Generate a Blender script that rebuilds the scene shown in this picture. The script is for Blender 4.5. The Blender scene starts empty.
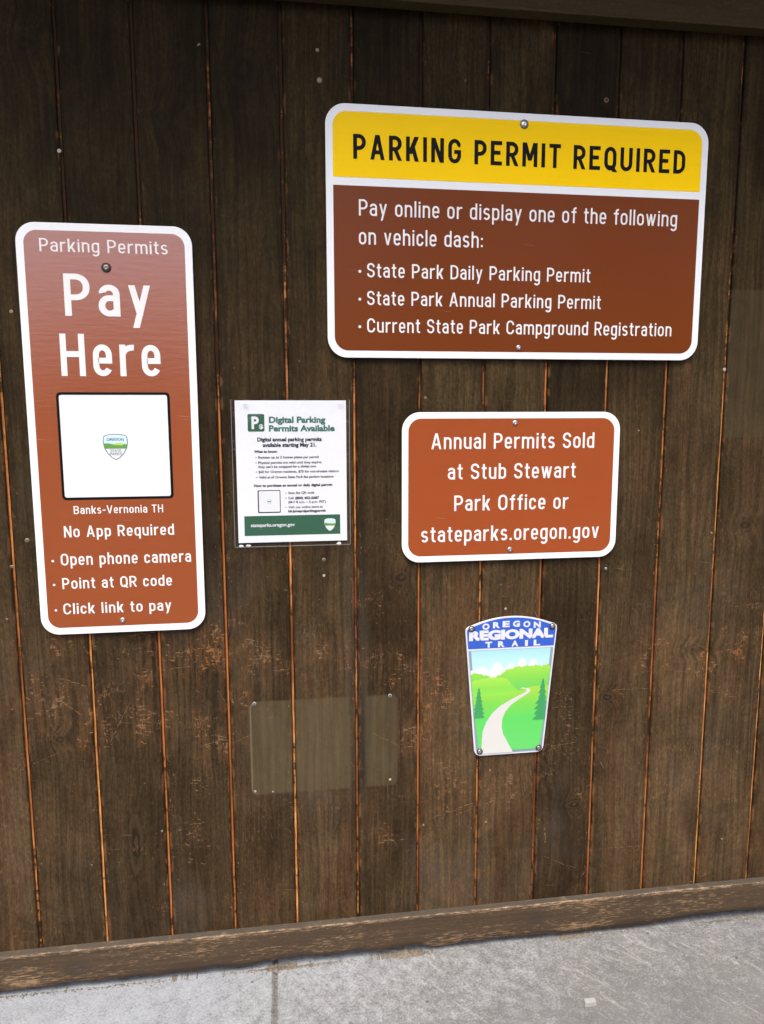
import bpy, math, random
from mathutils import Matrix, Vector, noise as mnoise
import numpy as np

# ------------------------------------------------------------------ camera
S = bpy.context.scene
COL = S.collection
FPX, YAW, PITCH, ROLL = 723.79, 0.139037, 0.134255, -0.0025326
DIST, HC = 1.436, 1.172                      # camera to wall, camera above slab
fwd = Vector((math.sin(YAW)*math.cos(PITCH), math.cos(YAW)*math.cos(PITCH), -math.sin(PITCH)))
rt = Vector((math.cos(YAW), -math.sin(YAW), 0)); up = rt.cross(fwd)
r2 = rt*math.cos(ROLL) + up*math.sin(ROLL); u2 = -rt*math.sin(ROLL) + up*math.cos(ROLL)
cam = bpy.data.cameras.new('camera'); cam_o = bpy.data.objects.new('camera', cam); COL.objects.link(cam_o)
M = Matrix((r2, u2, -fwd)).transposed().to_4x4(); M.translation = (0, -DIST, HC)
cam_o.matrix_world = M
cam.sensor_fit = 'VERTICAL'; cam.sensor_height = 36; cam.sensor_width = 36
cam.lens = FPX/1024*36; cam.clip_start = .02; cam.clip_end = 2000
S.camera = cam_o

# ------------------------------------------------------------------ sky, sun, exposure
SUN_EL, SUN_AZ = 62, 200                      # bright thin overcast: a broad soft sun in front of the wall
w = bpy.data.worlds.new('World'); S.world = w; w.use_nodes = True
wn = w.node_tree; bg = wn.nodes['Background']
sky = wn.nodes.new('ShaderNodeTexSky'); sky.sky_type = 'NISHITA'; sky.sun_disc = False
sky.sun_elevation = math.radians(SUN_EL); sky.sun_rotation = math.radians(SUN_AZ)
sky.dust_density = 4.5; sky.air_density = 0.5; sky.ozone_density = 0.4
wn.links.new(sky.outputs[0], bg.inputs[0]); bg.inputs[1].default_value = 0.15
sl = bpy.data.lights.new('sun', 'SUN'); sl.energy = .75; sl.angle = math.radians(40); sl.color = (.985, 1, .93)
so = bpy.data.objects.new('sun', sl); COL.objects.link(so)
az, el = math.radians(SUN_AZ), math.radians(SUN_EL)
sdir = Vector((math.sin(az)*math.cos(el), math.cos(az)*math.cos(el), math.sin(el)))
so.rotation_euler = sdir.to_track_quat('Z', 'Y').to_euler()
S.view_settings.view_transform = 'Standard'; S.view_settings.look = 'None'
S.view_settings.gamma = 1; S.view_settings.use_curve_mapping = False
S.view_settings.exposure = 1.60
S.render.engine = 'CYCLES'
S.cycles.max_bounces = 8; S.cycles.diffuse_bounces = 5; S.cycles.transparent_max_bounces = 8

rnd = random.Random(7)

# ------------------------------------------------------------------ measuring helper: photo point -> metres on the wall plane
def W(x, y, dep=0.0):
    d = r2*((x-382)/FPX) + u2*(-(y-512)/FPX) + fwd
    t = (DIST-dep)/d.y
    return (d.x*t, HC + d.z*t)

# ------------------------------------------------------------------ object helpers
def tag(o, label, cat, group=None):
    o['label'] = label; o['category'] = cat
    if group: o['group'] = group
    return o
def empty(name, loc, label, cat, group=None):
    o = bpy.data.objects.new(name, None); COL.objects.link(o); o.location = loc; o.empty_display_size = .05
    return tag(o, label, cat, group)
def obj(name, verts, faces, mats, parent=None, midx=None, smooth=False):
    me = bpy.data.meshes.new(name)
    if parent is not None:
        off = parent_loc(parent)
        verts = [(v[0]-off[0], v[1]-off[1], v[2]-off[2]) for v in verts]
    me.from_pydata([tuple(v) for v in verts], [], faces)
    for m in (mats if isinstance(mats, (list, tuple)) else [mats]): me.materials.append(m)
    if midx: me.polygons.foreach_set('material_index', midx)
    if smooth: me.polygons.foreach_set('use_smooth', [True]*len(me.polygons))
    me.validate(); me.update()
    o = bpy.data.objects.new(name, me); COL.objects.link(o)
    if parent is not None: o.parent = parent
    return o
def parent_loc(p):
    l = Vector((0, 0, 0))
    while p is not None: l = l + p.location; p = p.parent
    return l

class MB:
    def __init__(s): s.v = []; s.f = []; s.m = []
    def add(s, verts, faces, mi=0):
        b = len(s.v); s.v += [tuple(v) for v in verts]
        s.f += [tuple(b+i for i in f) for f in faces]; s.m += [mi]*len(faces)
    def box(s, x0, x1, y0, y1, z0, z1, mi=0):
        s.add([(x0,y0,z0),(x1,y0,z0),(x1,y1,z0),(x0,y1,z0),(x0,y0,z1),(x1,y0,z1),(x1,y1,z1),(x0,y1,z1)],
              [(0,3,2,1),(4,5,6,7),(0,1,5,4),(1,2,6,5),(2,3,7,6),(3,0,4,7)], mi)
    def flat(s, pts, y, mi=0):                       # outline in (x, z), counter-clockwise seen from the front (-y)
        n = len(pts); s.add([(p[0], y, p[1]) for p in pts], [tuple(range(n))], mi)
    def plate(s, pts, yb, yf, ch=.0004, mi=0):       # sheet with a small worn edge
        n = len(pts); cx = sum(p[0] for p in pts)/n; cz = sum(p[1] for p in pts)/n
        ins = inset(pts, ch)
        v = [(p[0], yb, p[1]) for p in pts] + [(p[0], yf+ch, p[1]) for p in pts] + [(p[0], yf, p[1]) for p in ins]
        f = [tuple(range(2*n, 3*n)), tuple(reversed(range(n)))]
        for i in range(n):
            j = (i+1) % n
            f += [(i, j, n+j, n+i), (n+i, n+j, 2*n+j, 2*n+i)]
        s.add(v, f, mi)
    def build(s, name, mats, parent=None, smooth=False):
        return obj(name, s.v, s.f, mats, parent, s.m, smooth)

def inset(pts, d):
    n = len(pts); out = []
    for i in range(n):
        a, b, c = Vector(pts[i-1]), Vector(pts[i]), Vector(pts[(i+1) % n])
        e1 = (b-a); e2 = (c-b)
        if e1.length < 1e-9 or e2.length < 1e-9: out.append(tuple(b)); continue
        e1.normalize(); e2.normalize()
        n1 = Vector((-e1.y, e1.x)); n2 = Vector((-e2.y, e2.x))
        k = 1 + n1.dot(n2); m = (n1+n2)/max(k, .3)
        out.append(tuple(b + m*d))
    return out
def rrect(x0, x1, z0, z1, r, n=8, rs=None):
    rs = rs or (r, r, r, r)                          # bl, br, tr, tl
    out = []
    for (cx, cz, a, q) in ((x0, z0, 180, rs[0]), (x1, z0, 270, rs[1]), (x1, z1, 0, rs[2]), (x0, z1, 90, rs[3])):
        sx = 1 if cx == x0 else -1; sz = 1 if cz == z0 else -1
        if q <= 0: out.append((cx, cz)); continue
        for k in range(n+1):
            t = math.radians(a + 90*k/n)
            out.append((cx+sx*q + q*math.cos(t), cz+sz*q + q*math.sin(t)))
    return out

# ------------------------------------------------------------------ shader helpers
class NT:
    def __init__(s, name):
        s.m = bpy.data.materials.new(name); s.m.use_nodes = True; s.t = s.m.node_tree
        s.b = s.t.nodes['Principled BSDF']; s.out = s.t.nodes['Material Output']
    def n(s, ty, **k):
        nd = s.t.nodes.new(ty)
        for a, b in k.items(): setattr(nd, a, b)
        return nd
    def put(s, sock, v):
        if isinstance(v, bpy.types.NodeSocket): s.t.links.new(v, sock)
        else:
            if sock.type == 'RGBA' and len(v) == 3: v = (*v, 1)
            sock.default_value = v
    def coord(s):
        return s.n('ShaderNodeTexCoord').outputs['Object']
    def sep(s, v):
        nd = s.n('ShaderNodeSeparateXYZ'); s.put(nd.inputs[0], v); return nd.outputs
    def xyz(s, x=0., y=0., z=0.):
        nd = s.n('ShaderNodeCombineXYZ')
        for i, v in enumerate((x, y, z)): s.put(nd.inputs[i], v)
        return nd.outputs[0]
    def ma(s, op, a, b=0., c=None, clamp=False):
        nd = s.n('ShaderNodeMath', operation=op); nd.use_clamp = clamp
        s.put(nd.inputs[0], a); s.put(nd.inputs[1], b)
        if c is not None: s.put(nd.inputs[2], c)
        return nd.outputs[0]
    def vm(s, op, a, b):
        nd = s.n('ShaderNodeVectorMath', operation=op); s.put(nd.inputs[0], a); s.put(nd.inputs[1], b)
        return nd.outputs[0]
    def noise(s, v, sc=1., det=4., rough=.55, dist=0.):
        nd = s.n('ShaderNodeTexNoise'); s.put(nd.inputs['Vector'], v); s.put(nd.inputs['Scale'], sc)
        nd.inputs['Detail'].default_value = det; nd.inputs['Roughness'].default_value = rough; nd.inputs['Distortion'].default_value = dist
        return nd.outputs['Fac']
    def ss(s, v, a, b, lo=0., hi=1.):                  # smoothstep
        nd = s.n('ShaderNodeMapRange', interpolation_type='SMOOTHSTEP')
        s.put(nd.inputs[0], v)
        for i, q in enumerate((a, b, lo, hi)): s.put(nd.inputs[i+1], q)
        return nd.outputs[0]
    def mix(s, f, a, b, bt='MIX'):
        nd = s.n('ShaderNodeMix', data_type='RGBA', blend_type=bt)
        s.put(nd.inputs[0], f); s.put(nd.inputs[6], a); s.put(nd.inputs[7], b)
        return nd.outputs[2]
    def bump(s, h, st=.3, d=.001, nrm=None):
        nd = s.n('ShaderNodeBump'); nd.inputs['Strength'].default_value = st; nd.inputs['Distance'].default_value = d
        s.put(nd.inputs['Height'], h)
        if nrm is not None: s.put(nd.inputs['Normal'], nrm)
        return nd.outputs[0]
    def done(s, col, rough=.6, spec=.4, nrm=None, metal=0., coat=0., coat_r=.1):
        b = s.b.inputs
        s.put(b['Base Color'], col); s.put(b['Roughness'], rough); s.put(b['Specular IOR Level'], spec); s.put(b['Metallic'], metal)
        b['Coat Weight'].default_value = coat; b['Coat Roughness'].default_value = coat_r
        if nrm is not None: s.put(b['Normal'], nrm)
        return s.m

PITCHX, SEAM0 = 0.1310, 0.0165
def plank_coords(t):
    x, y, z = t.sep(t.coord())
    u = t.ma('DIVIDE', t.ma('SUBTRACT', x, SEAM0), PITCHX)
    pid = t.ma('FLOOR', u); fr = t.ma('FRACT', u)
    return x, y, z, pid, fr

def rect_mask(t, x, z, x0, x1, z0, z1, r=.02, soft=.003):
    cx, cz, hx, hz = (x0+x1)/2, (z0+z1)/2, (x1-x0)/2-r, (z1-z0)/2-r
    qx = t.ma('MAXIMUM', t.ma('SUBTRACT', t.ma('ABSOLUTE', t.ma('SUBTRACT', x, cx)), hx), 0.)
    qz = t.ma('MAXIMUM', t.ma('SUBTRACT', t.ma('ABSOLUTE', t.ma('SUBTRACT', z, cz)), hz), 0.)
    d = t.ma('SQRT', t.ma('ADD', t.ma('MULTIPLY', qx, qx), t.ma('MULTIPLY', qz, qz)))
    return d, t.ss(d, r-soft, r+soft, 1., 0.)

SCR = ((430, 819, 478, 801, 2.2), (404, 728, 433, 743, 1.6), (455, 815, 522, 790, 1.0), (735, 606, 764, 603, 1.3), (612, 690, 652, 688, 1.2), (128, 636, 192, 627, 1.6), (118, 714, 152, 723, 1.6),
       (110, 742, 130, 702, 1.1), (203, 746, 226, 737, 2.0), (553, 746, 576, 742, 1.4), (377, 843, 396, 838, 2.6), (379, 837, 394, 833, 1.6), (507, 806, 513, 793, 1.6), (544, 822, 545.5, 843, 3.0), (598, 849, 642, 846, 1.0),
       (468, 656, 502, 647, 1.2), (638, 640, 662, 652, 1.0), (58, 678, 98, 690, 1.4), (236, 742, 252, 735, 1.2), (165, 655, 205, 648, 1.8), (172, 668, 214, 664, 1.4), (60, 700, 82, 716, 1.2), (268, 815, 318, 852, .9), (398, 745, 372, 733, 1.2),
       (447, 700, 470, 686, 1.2), (684, 885, 708, 872, 2.0), (690, 660, 742, 646, .9), (20, 770, 60, 752, 1.2), (185, 842, 198, 850, 2.2), (540, 855, 575, 868, 1.0), (625, 765, 640, 763, 1.2), (410, 865, 440, 840, 1.0))
def mat_planks():
    t = NT('stained_cedar_boards')
    x, y, z, pid, fr = plank_coords(t)
    off = t.ma('MULTIPLY', pid, 3.717)
    # knots: list of (x, z, half width, half height)
    kn = [(-.052, 1.795, .030, .040), (-.427, 1.815, .024, .02), (-.20, 1.705, .016, .02), (-.444, .535, .013, .012), (-.31, .30, .016, .075),
          (.905, .655, .028, .010), (.70, .555, .018, .012), (.24, .84, .02, .016), (.085, 1.04, .022, .01), (.545, .40, .022, .03),
          (.63, .31, .022, .011), (1.0, .93, .02, .014), (.42, .66, .012, .02), (-.12, .70, .013, .016), (.37, 1.30, .02, .012), (-.3, 1.45, .014, .016)]
    kd = None
    for (kx, kz, a, b) in kn:
        dx = t.ma('DIVIDE', t.ma('SUBTRACT', x, kx), a); dz = t.ma('DIVIDE', t.ma('SUBTRACT', z, kz), b)
        d = t.ma('ADD', t.ma('MULTIPLY', dx, dx), t.ma('MULTIPLY', dz, dz))
        kd = d if kd is None else t.ma('MINIMUM', kd, d)
    kd = t.ma('SQRT', kd)
    wob = t.noise(t.xyz(t.ma('ADD', t.ma('MULTIPLY', x, 9.), off), 0., t.ma('MULTIPLY', z, 1.6)), 1., 3.)
    kpull = t.ss(kd, .5, 3.2, .12, 0.)
    xg = t.ma('ADD', t.ma('ADD', x, t.ma('MULTIPLY', t.ma('SUBTRACT', wob, .5), .05)), t.ma('MULTIPLY', kpull, .12))
    gv = t.xyz(t.ma('ADD', t.ma('MULTIPLY', xg, 130.), t.ma('MULTIPLY', off, 11.)), pid, t.ma('MULTIPLY', z, 2.6))
    grain = t.noise(gv, 1., 6., .62)
    # cathedral growth rings
    gv2 = t.xyz(t.ma('ADD', t.ma('MULTIPLY', xg, 22.), off), pid, t.ma('MULTIPLY', z, 1.1))
    ring = t.ma('FRACT', t.ma('MULTIPLY', t.noise(gv2, 1., 1.5, .4), 14.))
    ring = t.ma('MULTIPLY', t.ss(ring, .55, .95), t.ss(ring, .97, 1., 1., 0.))
    saw = t.noise(t.xyz(t.ma('MULTIPLY', x, 420.), pid, t.ma('MULTIPLY', z, 85.)), 1., 3., .6)
    motl = t.noise(t.xyz(t.ma('ADD', t.ma('MULTIPLY', x, 70.), off), pid, t.ma('MULTIPLY', z, 42.)), 1., 6., .74)
    spk = t.noise(t.xyz(t.ma('ADD', t.ma('MULTIPLY', x, 210.), off), pid, t.ma('MULTIPLY', z, 120.)), 1., 3., .7)
    vst = t.noise(t.xyz(t.ma('ADD', t.ma('MULTIPLY', xg, 260.), off), pid, t.ma('MULTIPLY', z, 4.5)), 1., 4., .7)
    broad = t.noise(t.xyz(t.ma('ADD', t.ma('MULTIPLY', x, 14.), off), pid, t.ma('MULTIPLY', z, 2.2)), 1., 4., .6)
    blotch = t.noise(t.xyz(t.ma('MULTIPLY', x, 4.), 3., t.ma('MULTIPLY', z, 3.4)), 1., 4., .6)
    perp = t.n('ShaderNodeTexWhiteNoise', noise_dimensions='1D'); t.put(perp.inputs['W'], pid); perb = perp.outputs['Value']
    # weathering grows towards the open, lower part of the wall (rain and boots reach it)
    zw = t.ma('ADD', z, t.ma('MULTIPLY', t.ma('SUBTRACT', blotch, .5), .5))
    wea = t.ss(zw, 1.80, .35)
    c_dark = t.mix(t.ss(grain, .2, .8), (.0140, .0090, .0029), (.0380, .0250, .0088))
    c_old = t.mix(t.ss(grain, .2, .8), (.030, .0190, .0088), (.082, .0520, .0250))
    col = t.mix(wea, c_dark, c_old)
    # red-brown worn stain, per board and in broad streaks
    warm = t.ma('MULTIPLY', t.ss(broad, .46, .66), t.ma('ADD', .35, t.ma('MULTIPLY', perb, .6)))
    col = t.mix(t.ma('MULTIPLY', warm, t.ma('ADD', .25, t.ma('MULTIPLY', wea, .6))), col, t.mix(grain, (.024, .0115, .0045), (.088, .046, .020)))
    col = t.mix(t.ma('MULTIPLY', ring, .35), col, t.mix(wea, (.008, .005, .003), (.03, .018, .010)))
    tone = t.ma('ADD', .64, t.ma('MULTIPLY', perb, .72))
    mo = t.ma('MULTIPLY', t.ma('ADD', .30, t.ma('MULTIPLY', motl, 1.40)), t.ss(spk, .22, .78, .72, 1.28)); col = t.mix(1., col, t.xyz(mo, mo, mo), 'MULTIPLY')
    col = t.mix(1., col, t.xyz(tone, tone, tone), 'MULTIPLY')
    sawc = t.ma('ADD', .45, t.ma('MULTIPLY', saw, 1.10))
    col = t.mix(1., col, t.xyz(sawc, sawc, sawc), 'MULTIPLY')
    # red-brown splits and streaks along the grain
    vm_ = t.ma('MULTIPLY', t.ss(vst, .60, .74), t.ss(t.ma('ADD', broad, t.ma('MULTIPLY', wea, .10)), .50, .64))
    col = t.mix(t.ma('MULTIPLY', vm_, .65), col, t.mix(wea, (.034, .013, .004), (.120, .050, .018)))
    dk_ = t.ss(vst, .36, .24); col = t.mix(t.ma('MULTIPLY', dk_, .18), col, (.012, .008, .004))
    cl_ = t.noise(t.xyz(t.ma('ADD', t.ma('MULTIPLY', x, 9.), off), pid, t.ma('MULTIPLY', z, 5.)), 1., 5., .62)
    eg_ = t.ma('MULTIPLY', t.ss(cl_, .28, .72, .62, 1.34), t.ss(t.ma('MINIMUM', fr, t.ma('SUBTRACT', 1., fr)), .01, .13, .68, 1.))  # cloudy tone, and shadow beside the grooves painted along board edges
    col = t.mix(1., col, t.xyz(eg_, eg_, eg_), 'MULTIPLY')
    # greyed patches
    col = t.mix(t.ma('MULTIPLY', t.ss(blotch, .52, .72), t.ma('MULTIPLY', wea, .35)), col, (.062, .052, .040))
    # knots
    kring = t.ma('FRACT', t.ma('MULTIPLY', t.ma('ADD', kd, t.ma('MULTIPLY', motl, .9)), 1.5))
    km = t.ss(t.ma('ADD', kd, t.ma('MULTIPLY', t.ma('SUBTRACT', motl, .5), 2.2)), 1.5, .4)
    kc = t.mix(t.ss(kring, .2, .9), (.010, .0065, .0035), t.mix(wea, (.020, .013, .007), (.05, .033, .020)))
    col = t.mix(t.ma('MULTIPLY', km, .62), col, kc)
    # faded rectangles where signs used to hang
    gr, gm = rect_mask(t, x, z, GH[0], GH[1], GH[2], GH[3], .014, .0030)
    gap = t.ma('MULTIPLY', t.ss(x, .128, .136), t.ss(x, .170, .160))
    gnz = t.ss(t.noise(t.xyz(t.ma('MULTIPLY', x, 40.), 0., t.ma('MULTIPLY', z, 12.)), 1., 6., .68), .3, .68)
    gm1 = t.ma('MULTIPLY', t.ma('MULTIPLY', t.ma('MULTIPLY', gm, t.ss(x, .30, .16, .55, 1.)), t.ma('SUBTRACT', 1., gap)), t.ma('ADD', .45, t.ma('MULTIPLY', gnz, .45)))
    col = t.mix(gm1, col, t.mix(grain, (.056, .041, .020), (.100, .077, .041)))
    rim = t.ma('MULTIPLY', t.ss(t.ma('ABSOLUTE', t.ma('SUBTRACT', gr, .0125)), .0012, .0022, 1., 0.), t.ss(x, GH[0]+.02, GH[0]+.004))
    col = t.mix(t.ma('MULTIPLY', rim, .45), col, (.16, .13, .085))
    _, gm2 = rect_mask(t, x, z, G2[0], G2[1], G2[2], G2[3], .002, .0015)
    col = t.mix(t.ma('MULTIPLY', gm2, t.ma('ADD', .3, t.ma('MULTIPLY', gnz, .3))), col, t.mix(grain, (.040, .028, .013), (.078, .058, .030)))
    # blue-grey vertical band over the faded rectangle
    st = t.ma('MULTIPLY', t.ma('MULTIPLY', t.ss(x, .108, .142), t.ss(x, .182, .158)), t.ma('MULTIPLY', t.ss(z, 1.0, .78), t.ss(z, .22, .5)))
    col = t.mix(t.ma('MULTIPLY', st, .40), col, t.mix(grain, (.024, .0205, .0145), (.050, .0435, .033)))
    # scuffs down to bare wood: clusters in the lower half
    reg = t.noise(t.xyz(t.ma('MULTIPLY', x, 7.), 8., t.ma('MULTIPLY', z, 5.)), 1., 3., .55)
    low = t.ma('MULTIPLY', t.ss(z, 1.02, .72), t.ss(z, .12, .38, .45, 1.))
    anc = None
    for (px, py, rr_) in ((215, 650, 40), (215, 735, 26), (160, 665, 32), (98, 725, 30), (265, 662, 26), (395, 668, 26), (445, 690, 34), (405, 738, 26), (455, 800, 30),
                          (378, 840, 14), (428, 868, 22), (545, 825, 12), (690, 880, 24), (706, 662, 26), (40, 700, 32), (500, 785, 26), (655, 650, 26), (735, 645, 22),
                          (590, 790, 16), (232, 700, 20), (150, 720, 26), (640, 860, 18), (300, 775, 20), (62, 640, 20), (340, 655, 22)):
        ax_, az_ = W(px, py); rr_ *= .00195
        dx = t.ma('DIVIDE', t.ma('SUBTRACT', x, ax_), rr_); dz = t.ma('DIVIDE', t.ma('SUBTRACT', z, az_), rr_*.9)
        g_ = t.ma('SUBTRACT', 1.35, t.ma('ADD', t.ma('MULTIPLY', dx, dx), t.ma('MULTIPLY', dz, dz)))
        anc = g_ if anc is None else t.ma('MAXIMUM', anc, g_)
    rg2 = t.noise(t.xyz(t.ma('MULTIPLY', x, 26.), 8., t.ma('MULTIPLY', z, 15.)), 1., 5., .68)
    anc = t.ss(t.ma('ADD', t.ma('MULTIPLY', anc, .55), t.ma('MULTIPLY', t.ma('SUBTRACT', rg2, .5), 7.)), -.9, 1.9)
    far = t.ss(anc, 0., .25)
    low = t.ma('MULTIPLY', low, t.ma('SUBTRACT', 1., t.ma('MULTIPLY', gm, .75)))
    regm = t.ma('MULTIPLY', t.ma('MAXIMUM', t.ma('MULTIPLY', anc, 1.05), t.ma('MULTIPLY', t.ss(reg, .46, .7), .75)), low)
    fl1 = t.noise(t.xyz(t.ma('MULTIPLY', x, 230.), 2., t.ma('MULTIPLY', z, 75.)), 1., 5., .72)
    fl2 = t.noise(t.xyz(t.ma('ADD', t.ma('MULTIPLY', x, 60.), t.ma('MULTIPLY', z, 30.)), 5., t.ma('MULTIPLY', z, 190.)), 1., 3., .65)
    thr = t.ma('SUBTRACT', .735, t.ma('MULTIPLY', regm, .22))
    f1 = t.ss(t.ma('SUBTRACT', fl1, thr), 0., .07); f2 = t.ss(t.ma('SUBTRACT', fl2, thr), 0., .06)
    rg3 = t.noise(t.xyz(t.ma('MULTIPLY', x, 8.), 4., t.ma('MULTIPLY', z, 15.)), 1., 4., .62)
    mixn = t.ma('ADD', t.ma('MULTIPLY', spk, .6), t.ma('MULTIPLY', saw, .4))
    f3 = t.ss(t.ma('ADD', mixn, t.ma('MULTIPLY', t.ma('SUBTRACT', rg3, .5), .85)), .62, .80)
    fm = t.ma('MAXIMUM', t.ma('MAXIMUM', f1, t.ma('MULTIPLY', f2, .9)), t.ma('MULTIPLY', f3, t.ma('MULTIPLY', low, .78)))
    fcol = t.mix(t.ss(t.noise(t.xyz(t.ma('MULTIPLY', x, 11.), 1., t.ma('MULTIPLY', z, 9.)), 1., 2.), .4, .62), (.19, .125, .07), (.27, .115, .038))
    col = t.mix(t.ma('MULTIPLY', t.ma('MULTIPLY', anc, t.ss(t.ma('ADD', t.ma('MULTIPLY', grain, .6), t.ma('MULTIPLY', motl, .4)), .42, .60)), t.ma('MULTIPLY', low, .75)), col, t.mix(motl, (.060, .027, .011), (.135, .068, .030)))
    col = t.mix(t.ma('MULTIPLY', fm, .72), col, fcol)
    # worn board edges
    ed = t.ma('MINIMUM', fr, t.ma('SUBTRACT', 1., fr))
    en = t.noise(t.xyz(t.ma('ADD', t.ma('MULTIPLY', x, 60.), off), 1., t.ma('MULTIPLY', z, 22.)), 1., 5., .7)
    em = t.ma('MULTIPLY', t.ss(ed, .085, .03), t.ss(t.ma('ADD', en, t.ma('MULTIPLY', wea, .06)), .545, .65))
    col = t.mix(t.ma('MULTIPLY', em, .6), col, (.16, .075, .03))
    # thin scratches, some running diagonally
    sc = None
    for (ax, az, k, sd) in ((30., 260., 1, 4.), (210., 120., 1, 9.), (260., 22., 1, 6.)):
        v = t.noise(t.xyz(t.ma('ADD', t.ma('MULTIPLY', x, ax), t.ma('MULTIPLY', z, az)), sd, t.ma('SUBTRACT', t.ma('MULTIPLY', z, 14.), t.ma('MULTIPLY', x, 9.))), 1., 2., .5)
        q = t.ss(v, .715, .77); sc = q if sc is None else t.ma('MAXIMUM', sc, q)
    col = t.mix(t.ma('MULTIPLY', sc, t.ma('ADD', .12, t.ma('MULTIPLY', low, .5))), col, (.17, .13, .09))
    # pale specks
    vo = t.n('ShaderNodeTexVoronoi'); t.put(vo.inputs['Vector'], t.xyz(t.ma('ADD', x, t.ma('MULTIPLY', t.ma('SUBTRACT', saw, .5), .012)), 0., t.ma('ADD', z, t.ma('MULTIPLY', t.ma('SUBTRACT', motl, .5), .02)))); vo.inputs['Scale'].default_value = 16.
    sp = t.ma('MULTIPLY', t.ss(vo.outputs['Distance'], .05, .025), t.ss(t.sep(vo.outputs['Color'])[0], .55, .6))
    col = t.mix(t.ma('MULTIPLY', sp, .75), col, (.30, .24, .17))
    h = t.ma('ADD', t.ma('ADD', t.ma('MULTIPLY', grain, .8), t.ma('MULTIPLY', saw, .55)), t.ma('MULTIPLY', fm, -.3))
    nr = t.bump(h, .55, .0013)
    return t.done(col, t.ma('ADD', .55, t.ma('MULTIPLY', saw, .25)), .07, nr)

def mat_groove():
    t = NT('bare_cedar_groove')
    x, y, z, pid, fr = plank_coords(t)
    u = t.ma('ROUND', t.ma('DIVIDE', t.ma('SUBTRACT', x, SEAM0), PITCHX))
    n1 = t.noise(t.xyz(t.ma('MULTIPLY', u, 5.3), 0., t.ma('MULTIPLY', z, 3.4)), 1., 4., .6)
    n2 = t.noise(t.xyz(t.ma('MULTIPLY', x, 400.), u, t.ma('MULTIPLY', z, 26.)), 1., 4., .65)
    hgt = t.ss(z, 1.65, .95)
    n3 = t.noise(t.xyz(t.ma('MULTIPLY', u, 3.9), 8., t.ma('MULTIPLY', z, 42.)), 1., 4., .7)
    bare = t.ss(t.ma('ADD', t.ma('ADD', n1, t.ma('MULTIPLY', hgt, .22)), t.ma('ADD', t.ma('MULTIPLY', t.ma('SUBTRACT', n2, .5), .45), t.ma('MULTIPLY', t.ma('SUBTRACT', n3, .5), .75)))  , .54, .70)
    oc = t.mix(t.ss(n2, .3, .7), (.27, .080, .017), (.75, .35, .105))
    red = t.mix(n2, (.07, .022, .007), (.20, .062, .02))
    wr = t.noise(t.xyz(t.ma('MULTIPLY', u, 9.1), 4., t.ma('MULTIPLY', z, 1.9)), 1., 2.)
    wn_ = t.n('ShaderNodeTexWhiteNoise', noise_dimensions='1D'); t.put(wn_.inputs['W'], t.ma('ADD', u, 4.)); hue = wn_.outputs['Value']
    oc = t.mix(t.ma('MULTIPLY', t.ss(hue, .25, .8), .8), oc, t.mix(n2, (.20, .052, .012), (.46, .145, .038)))
    oc = t.mix(t.ss(wr, .46, .66), oc, red)
    dx_ = t.ma('ABSOLUTE', t.ma('ADD', t.ma('SUBTRACT', x, t.ma('ADD', SEAM0, t.ma('MULTIPLY', u, PITCHX))), .0009))
    oc = t.mix(t.ma('MULTIPLY', t.ss(t.ma('ADD', dx_, t.ma('MULTIPLY', t.ma('SUBTRACT', n3, .5), .0025)), .0008, .0024), .9), oc, (.052, .017, .006))
    col = t.mix(bare, t.mix(n2, (.014, .007, .003), (.05, .024, .010)), oc)
    return t.done(col, .65, .08, t.bump(n2, .4, .001))

def mat_board(name, c0, c1, worn, wear=.5, along='x'):
    t = NT(name)
    x, y, z = t.sep(t.coord())
    g = t.noise(t.xyz(t.ma('MULTIPLY', x, 3.2), t.ma('MULTIPLY', y, 60.), t.ma('MULTIPLY', z, 130.)), 1., 6., .64, .4)
    b = t.noise(t.xyz(t.ma('MULTIPLY', x, 5.), 0., t.ma('MULTIPLY', z, 22.)), 1., 4., .6)
    s = t.noise(t.xyz(t.ma('MULTIPLY', x, 170.), t.ma('MULTIPLY', y, 80.), t.ma('MULTIPLY', z, 330.)), 1., 3., .6)
    col = t.mix(g, c0, c1)
    f = t.noise(t.xyz(t.ma('MULTIPLY', x, 45.), t.ma('MULTIPLY', y, 60.), t.ma('MULTIPLY', z, 260.)), 1., 6., .76)
    fm = t.ss(t.ma('ADD', f, t.ma('MULTIPLY', t.ma('SUBTRACT', b, .5), .6)), .52, .70)
    col = t.mix(t.ma('MULTIPLY', fm, wear), col, worn)
    k = t.ma('ADD', .7, t.ma('MULTIPLY', s, .6)); col = t.mix(1., col, t.xyz(k, k, k), 'MULTIPLY')
    return t, x, y, z, col, t.bump(t.ma('ADD', g, t.ma('MULTIPLY', s, .7)), .6, .0012), b, f

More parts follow.
